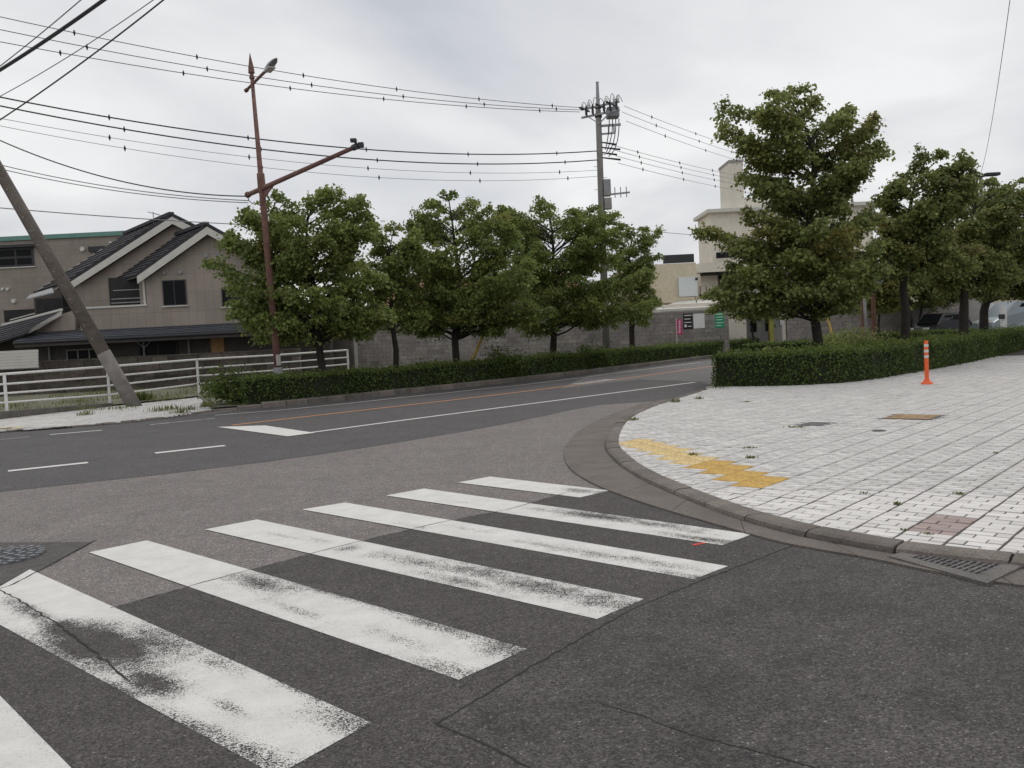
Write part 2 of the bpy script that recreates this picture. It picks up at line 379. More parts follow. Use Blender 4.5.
# painted lines
def line(pts, w, z=.008, m='paint_white', wear=.1, step=.25):
    return ribbon('road_marking', resample(spline(pts, .4), step), w, z, m, road, 0, wear)
line([G2(x, y) for x, y in [(310, 433), (400, 421), (500, 408), (600, 395), (695, 382.5)]], .13, wear=.12)
line([G2(x, y) for x, y in [(232, 425.5), (340, 413), (480, 397), (600, 382), (700, 368), (735, 363)]], .13, m='paint_orange', wear=.12)
line([G2(x, y) for x, y in [(215, 415.5), (300, 408.5), (400, 398), (480, 389.5), (560, 380.5), (700, 362.5)]], .11, wear=.45)
for a, b, w, wr in [((8, 471.5), (88, 463), .18, .10), ((155, 453.5), (225, 446), .18, .08), ((50, 435), (102, 430.5), .13, .25), ((0, 440), (30, 437), .10, .8), ((150, 425), (215, 418.5), .1, .6)]:
    line([G2(*a), G2(*b)], w, wear=wr, step=.12)
sp_ = [G2(217, 427.5), G2(265, 426.0), G2(315, 433.5), G2(288, 437)]
mb = MB(); mb.add([(*p, .0125) for p in sp_], [(0, 1, 2, 3)]); o = mb.build('road_marking', 'paint_white', road); 
a = o.data.attributes.new('wear', 'FLOAT', 'POINT')
ribbon('road_marking', resample(np.array([G2(577, 384.5), G2(612, 379.8)]), .2), .5, .0165, 'paint_white', road, 0, .75)

# crosswalk: bars 0.45 m wide, 4 m long, in the crossing's own frame
STR = [  # near-left, far-left, far-right, near-right corners as sighted
 [(-34, 607), (30, 570), (371, 724), (276, 777)],
 [(89, 553), (147, 541), (527, 650), (459, 681)],
 [(205, 530), (257, 520), (644, 600), (597, 620)],
 [(302, 510), (345, 503), (728, 567), (694, 580)],
 [(386, 496), (424, 489), (752, 535), (722, 546)],
 [(458, 483), (490, 477), (610, 491), (580, 498)],
 [(-190, 640), (-95, 600), (72, 770), (-80, 860)]]
BLOBS = [ (20, 606, .3, .05, .7),  # stains: sighting, half-length along the bar, half-width across (m), strength
 (98, 645, .50, .18, 1.35), (70, 632, .35, .1, 1.1), (62, 628, .30, .06, .7), (30, 612, .40, .06, .75), (80, 652, .32, .07, .8), (152, 683, .22, .10, 1.0), (155, 642, .42, .13, .7), (215, 663, .22, .06, .5), (210, 737, .45, .06, .5), (255, 757, .25, .08, .55), (345, 722, .28, .10, .45), (228, 708, .14, .035, .5), (120, 690, .2, .05, .6), (5, 576, .16, .05, .8), (310, 695, .3, .04, .4),
 (262, 584, .40, .13, .68), (330, 590, .6, .09, .6), (380, 606, .5, .05, .45), (440, 628, .45, .06, .52), (503, 648, .2, .12, .55), (455, 672, .3, .07, .48), (300, 612, .35, .05, .4), (400, 640, .3, .06, .35),
 (420, 564, .5, .12, .48), (480, 573, .5, .12, .58), (540, 588, .5, .14, .64), (595, 600, .3, .14, .60), (460, 582, .45, .08, .52), (385, 556, .2, .12, .40), (320, 541, .25, .05, .42), (285, 537, .35, .045, .45), (348, 549, .10, .12, .5),
 (590, 554, .55, .09, .42), (645, 562, .4, .08, .48), (555, 548, .45, .05, .42), (470, 530, .3, .05, .3), (410, 526, .25, .05, .4), (680, 575, .25, .05, .45), (350, 520, .3, .03, .3),
 (598, 517, .5, .11, .78), (655, 525, .42, .09, .6), (705, 540, .4, .06, .7), (545, 511, .3, .05, .45), (690, 532, .25, .05, .4), (470, 504, .3, .035, .35),
 (578, 491, .22, .1, .7), (602, 493, .15, .1, .5), (545, 489, .2, .04, .4)]
BW = np.array([[*G2(x, y), ra, rc, k] for x, y, ra, rc, k in BLOBS])
for q in STR:
    c = [np.array(G2(*p)) for p in q]; nu, nv = 90, 12
    u = np.linspace(0, 1, nu+1)[:, None, None]; v = np.linspace(0, 1, nv+1)[None, :, None]
    P = (c[0]*(1-v)+c[1]*v)*(1-u) + (c[3]*(1-v)+c[2]*v)*u
    P = P.reshape(-1, 2)
    we = np.zeros(len(P))
    ax = (c[3]-c[0])/np.linalg.norm(c[3]-c[0]); ay = np.array([-ax[1], ax[0]])
    for bx, by, ra, rc, k_ in BW:
        dx_, dy_ = P[:, 0]-bx, P[:, 1]-by; al = dx_*ax[0]+dy_*ax[1]; ac = dx_*ay[0]+dy_*ay[1]
        we = np.maximum(we, k_*np.exp(-(al/ra)**2-(ac/rc)**2))
    eu = np.minimum(np.arange(nu+1), nu-np.arange(nu+1))[:, None]*4/nu; ev = np.minimum(np.arange(nv+1), nv-np.arange(nv+1))[None, :]*.45/nv
    dark = inpoly(P[:, 0], P[:, 1], [G2(*p) for p in DK] + [(1.9, 5.5), (6, 2), (0, -3), (-9, -3)])
    we = we + .15 + dark*.12 + .16*np.exp(-np.minimum(eu, ev)/.03).ravel()*dark
    idx = np.arange((nu+1)*(nv+1)).reshape(nu+1, nv+1)
    Q = np.stack([idx[:-1, :-1], idx[1:, :-1], idx[1:, 1:], idx[:-1, 1:]], -1).reshape(-1, 4)
    V = np.c_[P, np.full(len(P), .0056)]
    bulk('crosswalk_stripe', V, Q, 'paint_white', road, {'wear': we})
# small red survey mark
mat('paint_red', (.55, .06, .05), var=.3, scale=30)
sheet('survey_mark', [G2(x, y) for x, y in [(692, 545), (705, 542.6), (706, 544), (694, 546.4)]], .0055, 'paint_red', road)

# ------------------------------------------------------------------ corner kerb, gutter, pavement
ZP = .05
CK = spline([G2(x, y, ZP) for x, y in [(707, 389.5), (680, 398), (650, 408), (628, 420), (618, 440), (630, 457), (660, 475), (710, 495), (760, 512), (820, 527), (900, 541), (960, 548), (1024, 554)]] + [(4.1, 3.95), (5.8, 2.55), (9, -.1), (14, -4.2)], .2)
GO = spline([G2(x, y) for x, y in [(696, 395), (640, 405), (590, 425), (567, 445), (567, 465), (590, 483), (640, 503), (720, 527), (790, 546), (870, 560), (1000, 585)]] + [(3.8, 3.6), (5.5, 2.2), (8.7, -.5), (13.6, -4.7)], .2)
kerb_root = tag(MB().box((3.6, 18.2, -.02), (3.62, 18.22, -.01)).build('kerb', 'kerb'), kind='structure')
def kerb_run(C, width, z0, z1, length, parent, name='kerb_stone', m='kerb', gap=.008, bev=.02, fade=None):
    """separate stones laid along C (inner top edge), body on the right-hand side of travel"""
    D = np.r_[0, np.cumsum(np.linalg.norm(np.diff(C, axis=0), axis=1))]; n = int(D[-1]/length); N = normals2(C)
    for i in range(n):
        s = np.linspace(i*length+gap, (i+1)*length-gap, 4)
        p = np.stack([np.interp(s, D, C[:, k]) for k in (0, 1)], 1); q = np.stack([np.interp(s, D, N[:, k]) for k in (0, 1)], 1)
        zt = z1 + random.uniform(-.004, .004); 
        if fade: zt = fade(s.mean(), D[-1], zt)
        prof = [(0, z0), (0, zt), (width-bev*2.2, zt-.003), (width-bev*.4, zt-bev*.8), (width, zt-bev*1.8), (width+.005, z0)]
        vs = []; k = len(prof)
        for j in range(4):
            for (w, z) in prof: vs.append((*(p[j]-q[j]*w), z))
        fs = [(j*k+a, j*k+(a+1) % k, (j+1)*k+(a+1) % k, (j+1)*k+a) for j in range(3) for a in range(k)]
        fs += [tuple(range(k))[::-1], tuple(range(3*k, 4*k))]
        MB().add(vs, fs, random.uniform(.82, 1.2)).build(name, m, parent)
kerb_run(CK, -.16, -.01, ZP+.012, .6, kerb_root) if False else None
# which side is the road? normals2 gives the left of travel; travelling from far to near the road lies on the right
kerb_run(CK, .17, -.012, ZP+.006, .6, kerb_root)
# gutter: slabs between the kerb face and the outer line
gut = tag(MB().box((3.4, 18.0, -.02), (3.42, 18.02, -.01)).build('gutter', 'gutter'), kind='structure')
Rk = resample(CK - normals2(CK)*.176, .05); Ro = resample(GO, .05)
ns = 34
for i in range(ns):
    t0, t1 = i/ns, (i+1)/ns
    def pick(C, t): return C[min(len(C)-1, int(t*(len(C)-1)))]
    ts = np.linspace(t0, t1, 5); A = [pick(Rk, t) for t in ts]; B = [pick(Ro, t) for t in ts]
    d = np.array(A[-1])-np.array(A[0]); d = d/np.linalg.norm(d)*.004
    A[0] = A[0]+d; B[0] = B[0]+d; A[-1] = A[-1]-d; B[-1] = B[-1]-d
    vs = [(*p, .010) for p in A]+[(*p, .016) for p in B]; tnt = random.uniform(.9, 1.1)
    lo = [(*p, -.01) for p in A]+[(*p, -.01) for p in B]
    fs = [(j, j+1, 6+j, 5+j) for j in range(4)] + [(5+j, 6+j, 16+j, 15+j) for j in range(4)] + [(0, 5, 15, 10), (4, 9, 19, 14)]
    MB().add(vs+lo, fs, tnt).build('gutter_slab', 'gutter', gut)

# pavement body under the pavers (visible in the joints)
SWP = [tuple(p) for p in CK[::2]] + [(60, -4.2), (60, 75), (30, 60), (14, 38), (7.4, 25.6), (5.0, 21.6)]
side = MB(); side.prism([(x, y, ZP-.10) for x, y in SWP], (0, 0, .0945)); side = tag(side.build('sidewalk', 'joint'), kind='structure')
A48 = math.radians(48.0); ER = np.array([math.cos(A48), math.sin(A48)]); ES = np.array([math.sin(A48), -math.cos(A48)])
def clip_poly(P, a, nrm):
    out = []
    for i in range(len(P)):
        p, q = P[i], P[(i+1) % len(P)]; dp = (p-a)@nrm; dq = (q-a)@nrm
        if dp >= 0: out.append(p)
        if (dp >= 0) != (dq >= 0): out.append(p+(q-p)*dp/(dp-dq))
    return out
CKN = normals2(CK)
COVERS = []   # rectangles in (s,r) left free for covers
def cov(pts, z=ZP):
    W_ = [np.array(G2(x, y, z)) for x, y in pts]; c = sum(W_)/len(W_); return c
cov_brown = cov([(886, 418.5), (912, 412), (938, 416.5), (915, 421)]); cov_grey = cov([(798, 426), (808, 421), (832, 422), (822, 427)]); cov_round = np.array([4.65, 10.92])
holes = [(cov_brown, .36, .36), (cov_grey, .19, .24)]
def tact(s, r):
    c = np.floor((s+6.37)/.3); r0 = np.ceil((8.9-.225*c)*10-1e-6)/10; i = (c >= 0) & (c <= 9)
    return i & (r >= r0) & (r < r0+.60), c
rows = []
for c in range(-80, 45):
    s0 = c*.3-.07
    r_i = np.arange(0, 420)
    for half in (0, 1, 2):
        # brick layout in a 0.3 m column: 0.2 + 0.1 m, alternating row by row
        pass
    for k in r_i:
        r0 = k*.1; odd = (k + c) % 2
        for (a, b) in (((0, .2), (.2, .3)) if odd else ((0, .1), (.1, .3))):
            rows.append((s0+a, s0+b, r0, r0+.1))
rows = np.array(rows); CS = (rows[:, 0]+rows[:, 1])/2; CR = (rows[:, 2]+rows[:, 3])/2
CXY = CS[:, None]*ES+CR[:, None]*ER
FRONT = [tuple(p) for p in CK] + [(40, -4), (60, 20), (60, 45), (30, 45), (21, 34.5), (12.2, 24.6), (8.6, 21.0), (6.4, 20.8), (5.0, 21.6)]
near = inpoly(CXY[:, 0], CXY[:, 1], FRONT)
dk = np.min(np.linalg.norm(CXY[:, None, :]-CK[None, :, :], axis=2), axis=1)
dist = np.linalg.norm(CXY, axis=1)
view = (np.abs(CXY[:, 0]) < CXY[:, 1]*.66+.6) & (dist < 34) & (CXY[:, 1] > 2)
cand = view & (near | (dk < .2))
hol = np.zeros(len(rows), bool)
for (cc, hs, hr) in holes:
    hol |= (np.abs(CS-cc@ES) < hs) & (np.abs(CR-cc@ER) < hr)
tc_, tcol = tact(CS, CR)
cand &= ~hol & ~tc_
ids = np.where(cand)[0]; ids = ids[np.argsort(dist[ids])]
GAP = .0045
SV = []; SQ = []; ST = []; nsv = 0; count = 0
brick_me = {}
RED0 = np.array([2.54, 5.62]); rs0, rr0 = RED0@ES, RED0@ER
def is_red(s, r): return abs(s-(-1.72)) < .15 and 0 < r-rr0+.02 < .62
batch_q = []
for i in ids:
    s0, s1, r0, r1 = rows[i]; c_ = (s0+.07)/.3; c2_ = (s1+.07)/.3; s0 += .0095 if abs(c_-round(c_)) < .05 else .0052; s1 -= .0095 if abs(c2_-round(c2_)) < .05 else .0052; r0 += .0048; r1 -= .0048
    q = [s0*ES+r0*ER, s1*ES+r0*ER, s1*ES+r1*ER, s0*ES+r1*ER]
    if dk[i] < .26:
        j = np.argmin(np.linalg.norm(CK-CXY[i], axis=1)); q = clip_poly(q, CK[j]+CKN[j]*.006, CKN[j])
        if len(q) < 3: continue
        ar = .5*abs(sum(q[k][0]*q[(k+1) % len(q)][1]-q[(k+1) % len(q)][0]*q[k][1] for k in range(len(q))))
        if ar < .0012: continue
        full = False
        if len(q) == 4 and abs(ar-(s1-s0)*(r1-r0)) < 1e-7: full = True
    else: full = True
    red = is_red(CS[i], CR[i]); tint = random.gauss(1, .06); dz = random.gauss(0, .0018)
    if count < 290 and full and CXY[i][1] < 14:
        key = (round(s1-s0, 3), red, count % 4)
        if key not in brick_me:
            hs, hr, hh = (s1-s0)/2, (r1-r0)/2, .03; m = MB(); bvl = .0018
            m.add([(-hs, -hr, -hh), (hs, -hr, -hh), (hs, hr, -hh), (-hs, hr, -hh), (-hs, -hr, -bvl), (hs, -hr, -bvl), (hs, hr, -bvl), (-hs, hr, -bvl),
                   (-hs+bvl, -hr+bvl, 0), (hs-bvl, -hr+bvl, 0), (hs-bvl, hr-bvl, 0), (-hs+bvl, hr-bvl, 0)],
                  [(0, 1, 5, 4), (1, 2, 6, 5), (2, 3, 7, 6), (3, 0, 4, 7), (4, 5, 9, 8), (5, 6, 10, 9), (6, 7, 11, 10), (7, 4, 8, 11), (8, 9, 10, 11)], random.gauss(1, .05))
            oo = m.build('paving_block', 'paver_red' if red else 'paver', side); brick_me[key] = oo.data
        else:
            oo = bpy.data.objects.new('paving_block', brick_me[key]); link(oo, side)
        oo.location = (*((s0+s1)/2*ES+(r0+r1)/2*ER), ZP+dz); oo.rotation_euler = (random.gauss(0, .004), random.gauss(0, .004), A48-math.pi/2)
        count += 1; continue
    if len(q) == 4 and not red:
        SV.append(np.array([(*p, ZP+dz) for p in q]+[(*p, ZP-.02) for p in q])); ST.append(tint)
    else:
        m = MB(); 
        if (q[1][0]-q[0][0])*(q[2][1]-q[1][1])-(q[1][1]-q[0][1])*(q[2][0]-q[1][0]) < 0: q = q[::-1]
        batch_q.append((q, dz, tint, red))
n = len(SV); V = np.concatenate(SV); base = np.arange(n)[:, None]*8
Q = np.concatenate([base+np.array(f) for f in ((0, 1, 2, 3), (0, 4, 5, 1), (1, 5, 6, 2), (2, 6, 7, 3), (3, 7, 4, 0))])
o = bulk('paving_blocks', V, Q, 'paver', side, {'tint': np.repeat(ST, 8)}); tag(o, kind='stuff')
for redflag, mname in ((False, 'paver'), (True, 'paver_red')):
    m = MB()
    for q, dz, tint, red in batch_q:
        if red == redflag: m.prism([(*p, ZP-.02) for p in q], (0, 0, .02+dz), tint)
    if m.v: tag(m.build('paving_blocks', mname, side), kind='stuff')
# tactile blocks (0.3 m, blister tops)
def tactile_mesh(deep):
    m = MB(); h = .147
    m.box((-h, -h, -.03), (h, h, 0))
    for i in range(5):
        for j in range(5):
            x, y = (-.12+.06*i), (-.12+.06*j); r = .017
            ring = [(x+r*math.cos(t), y+r*math.sin(t), .0005) for t in np.arange(6)*math.pi/3]; top = [(x+r*.6*math.cos(t), y+r*.6*math.sin(t), .005) for t in np.arange(6)*math.pi/3]
            m.add(ring+top, [(k, (k+1) % 6, 6+(k+1) % 6, 6+k) for k in range(6)]+[tuple(range(6, 12))])
    return m
tm = {}
for c in range(10):
    for k in range(2):
        deep = c >= 6; s = -6.37+.3*c+.15; r = math.ceil((8.9-.225*c)*10-1e-6)/10+.15+.3*k; p = s*ES+r*ER
        if deep not in tm:
            oo = tactile_mesh(deep).build('tactile_block', 'tactile_deep' if deep else 'tactile_pale', side); tm[deep] = oo.data
        else: oo = link(bpy.data.objects.new('tactile_block', tm[deep]), side)
        oo.location = (*p, ZP+.001); oo.rotation_euler = (0, 0, A48-math.pi/2)

# covers let into the pavement
def rect_cover(name, c, hs, hr, m, label, frame='iron', inner=None):
    t = thing(name, (*c, ZP), label, 'utility cover')
    R = lambda s, r, z: (*(c+s*ES+r*ER), ZP+z)
    part('frame', frame, t, MB().prism([R(-hs, -hr, -.04), R(hs, -hr, -.04), R(hs, hr, -.04), R(-hs, hr, -.04)], (0, 0, .042)))
    g = .03
    part('lid', m, t, MB().prism([R(-hs+g, -hr+g, -.03), R(hs-g, -hr+g, -.03), R(hs-g, hr-g, -.03), R(-hs+g, hr-g, -.03)], (0, 0, .036)))
    if inner:
        for sx in (-1, 1): part('lifting_slot', 'steel_dark', t, MB().prism([R(sx*hs*.6-.03, -.012, .0065), R(sx*hs*.6+.03, -.012, .0065), R(sx*hs*.6+.03, .012, .0065), R(sx*hs*.6-.03, .012, .0065)], (0, 0, .001)))
    return t
mat('cover_yellow', (.29, .19, .10), rough=.75, var=.4, scale=7, fine=.3, fscale=30)
mat('cover_grey', (.13, .12, .12), var=.3, scale=8, fine=.3)
rect_cover('access_cover', cov_brown, .33, .33, 'cover_yellow', 'worn ochre rectangular access cover in the white paving near the orange post', 'cover_grey', True)
rect_cover('access_cover', cov_grey, .17, .22, 'cover_grey', 'dark grey square cover in the white paving, left of the ochre one')
t = thing('valve_cover', (*cov_round, ZP), 'small dark round valve cover in the white paving', 'utility cover')
part('frame', 'iron', t, MB().tube([(*cov_round, ZP-.03), (*cov_round, ZP+.003)], .09, 24)); part('lid', 'steel_dark', t, MB().tube([(*cov_round, ZP-.02), (*cov_round, ZP+.006)], .075, 24))

# manhole cover in the carriageway: rim and raised pattern
mc = np.array(G2(-1, 558.5)); MR = .30
t = thing('manhole_cover', (*mc, .0), 'round patterned iron manhole cover in the dark asphalt patch', 'manhole cover')
part('rim', 'iron', t, MB().tube([(*mc, -.02), (*mc, .018)], MR, 40))
part('plate', 'steel_dark', t, MB().tube([(*mc, -.02), (*mc, .0195)], MR-.035, 40))
m = MB()
for ring, cnt in ((.08, 6), (.15, 11), (.22, 16), (.285, 22)):
    for j in range(cnt):
        a0 = 2*math.pi*(j+.5*(cnt % 2))/cnt; a1 = a0+2*math.pi/cnt*.62
        pts = [(mc[0]+rr*math.cos(a), mc[1]+rr*math.sin(a), .018) for rr, a in ((ring-.024, a0), (ring+.024, a0+.05), (ring+.02, a1), (ring-.02, a1-.03))]
        m.prism(pts, (0, 0, .009))
part('raised_pattern', 'iron', t, m)
# drain grate in the gutter
gc = [np.array(G2(x, y)) for x, y in [(897, 560), (930, 550), (1018, 568), (985, 584)]]
t = thing('drain_grate', (*(sum(gc)/4), 0), 'rectangular iron drain grate in the gutter below the white paving', 'drain grate')
def bil(u, v): return (gc[0]*(1-u)+gc[3]*u)*(1-v)+(gc[1]*(1-u)+gc[2]*u)*v
mat('grate_conc', (.15, .14, .13), var=.25, scale=5, fine=.3, fscale=80)
m = MB(); ou = [(-.06, -.1), (1.06, -.1), (1.06, 1.1), (-.06, 1.1)]; iu = [(.1, .15), (.9, .15), (.9, .85), (.1, .85)]
vs = [(*bil(*p), .024) for p in ou]+[(*bil(*p), .022) for p in iu]+[(*bil(*p), -.01) for p in ou]+[(*bil(*p), -.01) for p in iu]
part('frame', 'grate_conc', t, m.add(vs, [(0, 1, 5, 4), (1, 2, 6, 5), (2, 3, 7, 6), (3, 0, 4, 7), (0, 8, 9, 1), (1, 9, 10, 2), (2, 10, 11, 3), (3, 11, 8, 0), (4, 5, 13, 12), (5, 6, 14, 13), (6, 7, 15, 14), (7, 4, 12, 15)]))
part('sump', 'steel_dark', t, MB().add([(*bil(*p), .011) for p in iu], [(0, 1, 2, 3)]))
for j in range(13):
    u = .115+.77*j/12; a_, b_ = bil(u, .15), bil(u, .85); part('bar', 'cover_grey', t, MB().bar((*a_, .0165), (*b_, .0165), .016, .012))
for v in (.3, .5, .7): part('cross_bar', 'cover_grey', t, MB().bar((*bil(.1, v), .0165), (*bil(.9, v), .0165), .008, .010))

# ------------------------------------------------------------------ far side: kerb, verge, left pavement
kerb_far = tag(MB().box((-7.3, 20.2, -.02), (-7.28, 20.22, -.01)).build('kerb', 'kerb'), kind='structure')
Kin = KERB + normals2(KERB)*.18
kerb_run(Kin, .18, -.02, .16, .6, kerb_far, fade=lambda s, L_, z: z*min(1, .25+.75*s/1.6))
ver = [tuple(p+n*.17) for p, n in zip(KERB[::4], normals2(KERB)[::4])]
FEN = [at(-120, 418, 19.3), at(7, 411, 22.2), at(110, 403, 25.4), at(199, 391, 28.4), at(279, 384, 31.3), at(349, 377, 34.4)]
LSW = LEFT_EDGE[:-1] + [G2(180, 417), ver[0]]
sheet('verge', ver + [(60, 110), (60, 300), (-160, 300), (-160, 20), (-60, 8)] + [(FEN[0][0]-20, FEN[0][1]-9)] + [(p[0], p[1]) for p in FEN[:4]], .10, 'verge_soil', kind='structure')
lp = [tuple(p) for p in LSW] + [(FEN[3][0]+.1, FEN[3][1]-.1), (FEN[2][0], FEN[2][1]), (FEN[1][0], FEN[1][1]), (FEN[0][0], FEN[0][1]), (-40, 12)]
lside = sheet('sidewalk', lp, .0505, 'joint', kind='structure')
rows = []
AL = math.radians(22); E1 = np.array([math.cos(AL), math.sin(AL)]); E2 = np.array([-math.sin(AL), math.cos(AL)])
c0 = np.array([-11.0, 21.5]); vs = []; tn = []
for i in range(-60, 60):
    for j in range(-50, 110):
        p = c0+E1*(i*.2+(j % 2)*.1)+E2*j*.1
        if inpoly(p[0], p[1], lp):
            q = [p+E1*a+E2*b for a, b in ((-.095, -.045), (.095, -.045), (.095, .045), (-.095, .045))]
            vs.append(np.array([(*w, .056+random.gauss(0, .0015)) for w in q]+[(*w, .03) for w in q])); tn.append(random.gauss(1, .06))
n = len(vs); base = np.arange(n)[:, None]*8
tag(bulk('paving_blocks', np.concatenate(vs), np.concatenate([base+np.array(f) for f in ((0, 1, 2, 3), (0, 4, 5, 1), (1, 5, 6, 2), (2, 6, 7, 3), (3, 7, 4, 0))]), 'paver', lside, {'tint': np.repeat(tn, 8)}), kind='stuff')
for i, (x, y) in enumerate([(0, 428.5), (10, 427.5), (20, 427)]):
    p = gp(x-6, y+1, .056); part('tactile_block', 'tactile_pale', lside, MB().box((p[0]-.18, p[1]-.15, .03), (p[0]+.17, p[1]+.15, .062)))
# edging stones along the left pavement
kl = np.array(LEFT_EDGE[1:]+[tuple(KERB[0])]); kl = resample(spline(kl, .3), .1)
kerb_run(kl+normals2(kl)*.12, .12, -.02, .058, .6, kerb_far)

# ================================================================== foliage
def hedge_leaves(faces, dens, size, warm_fn=None, bump=.05):
    """faces: list of (origin, u, v, n) parallelograms; returns leaf arrays on a lumpy clipped surface"""
    PS = []; NS = []; TOP = []
    for o_, u, v, n_ in faces:
        o_, u, v, n_ = map(lambda a: np.array(a, float), (o_, u, v, n_)); A = np.linalg.norm(np.cross(u, v)); k = int(A*dens)
        if k < 1: continue
        a = RNG.uniform(0, 1, (k, 1)); b = RNG.uniform(0, 1, (k, 1)); p = o_+u*a+v*b
        lump = .5*np.sin(p[:, 0]*3.1+p[:, 2]*4)+.5*np.sin(p[:, 1]*2.7-p[:, 2]*5+1)+.6*np.sin(p[:, 0]*7.3+p[:, 1]*6.1)
        d = (lump*bump + RNG.exponential(.042, k) - .08 - RNG.uniform(0, .06, k))
        PS.append(p+n_*d[:, None]); NS.append(np.repeat(n_[None], k, 0)); TOP.append(np.full(k, n_[2]))
    P = np.concatenate(PS); Nn = np.concatenate(NS); T = np.concatenate(TOP)
    v, q = leaves(P, size, up=.15, droop=Nn*.55)
    patch = .5+.5*np.sin(P[:, 0]*1.7+np.sin(P[:, 1]*1.3)*2)
    tint = np.clip(RNG.beta(1.6, 2.6, len(P))*.8+.2*patch+.30*(T > .5), 0, 1); warm = np.clip(RNG.uniform(-.6, .45, len(P)), 0, 1)*.5*(T > .5)  # top leaves yellower; light from above also put in as lighter tint
    return v, q, np.repeat(tint, 4), np.repeat(warm, 4)
def make_hedge(name, path, width, h, label, dens, size, z0=.1, taper=.06, cap0=True, cap1=True):
    """clipped hedge along a 2-D path (front face line); the body lies to the left of travel"""
    C = resample(np.array(path, float), .8); N = normals2(C); B = C+N*width
    t = thing(name, (*C[len(C)//2], z0), label, 'hedge')
    i_ = .10; core = MB(); n = len(C); vs = []
    Ci, Bi = C+N*i_, B-N*i_
    if cap0: e = (C[1]-C[0])/np.linalg.norm(C[1]-C[0])*i_; Ci[0] += e; Bi[0] += e
    if cap1: e = (C[-1]-C[-2])/np.linalg.norm(C[-1]-C[-2])*i_; Ci[-1] -= e; Bi[-1] -= e
    for k in range(n): vs += [(*Ci[k], z0-.05), (*Ci[k], z0+h-i_), (*Bi[k], z0+h-i_), (*Bi[k], z0-.05)]
    fs = [(k*4+a, k*4+(a+1) % 4, k*4+4+(a+1) % 4, k*4+4+a) for k in range(n-1) for a in range(4)]+[(0, 1, 2, 3), tuple(range(4*n-4, 4*n))]
    part('dark_core', 'hedge_core', t, core.add(vs, fs))  # added solid core, dark so that nothing shows between the leaves
    faces = []
    for k in range(n-1):
        a, b, c, d = C[k], C[k+1], B[k], B[k+1]; nn = N[k]
        hk = h*(1+.03*math.sin(k*.9))
        faces.append(((*a, z0), (*(b-a), 0), (0, 0, hk), (*(-nn), .1)))
        faces.append(((*c, z0+.1*h), (*(d-c), 0), (0, 0, hk*.9), (*nn, .1)))
        faces.append(((*a, z0+hk), (*(b-a), 0), (*(nn*width), 0), (0, 0, 1)))
    def endcap(a, c, nrm): faces.append(((*a, z0), (*(c-a), 0), (0, 0, h), (*nrm, .1)))
    e = (C[1]-C[0])/np.linalg.norm(C[1]-C[0])
    if cap0: endcap(C[0], B[0], -e)
    e = (C[-1]-C[-2])/np.linalg.norm(C[-1]-C[-2])
    if cap1: endcap(C[-1], B[-1], e)
    v, q, ti, wa = hedge_leaves(faces, dens, size)
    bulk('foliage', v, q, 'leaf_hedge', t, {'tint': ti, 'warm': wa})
    return t

hl = KERB+normals2(KERB)*.22; hl = hl[np.linalg.norm(hl-hl[0], axis=1) > .55]
dl = np.r_[0, np.cumsum(np.linalg.norm(np.diff(hl, axis=0), axis=1))]
hl = hl[dl < 36.5]
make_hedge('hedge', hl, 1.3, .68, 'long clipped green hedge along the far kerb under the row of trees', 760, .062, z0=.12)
HR = [G2(x, y, ZP) for x, y in [(711, 387), (780, 386), (845, 383), (890, 377), (930, 370), (975, 361.5), (1024, 350)]] + [(26, 40.5)]
HRc = spline(HR, .5)
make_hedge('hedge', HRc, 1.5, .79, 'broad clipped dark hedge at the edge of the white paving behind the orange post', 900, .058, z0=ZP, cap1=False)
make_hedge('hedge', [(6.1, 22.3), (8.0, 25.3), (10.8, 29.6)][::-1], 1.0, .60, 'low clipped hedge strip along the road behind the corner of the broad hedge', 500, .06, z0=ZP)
# island ground behind the hedge
sheet('planting_bed', [(5.3, 21.6), (8.5, 21.6), (12.4, 25.2), (21, 34.8), (27, 42), (22, 44), (13, 34)], ZP+.02, 'grassland', kind='structure')
sheet('path', [(11.5, 32.5), (21, 39), (28, 45), (40, 70), (30, 68), (19, 49), (13.5, 39)], ZP+.03, 'concrete', kind='structure')

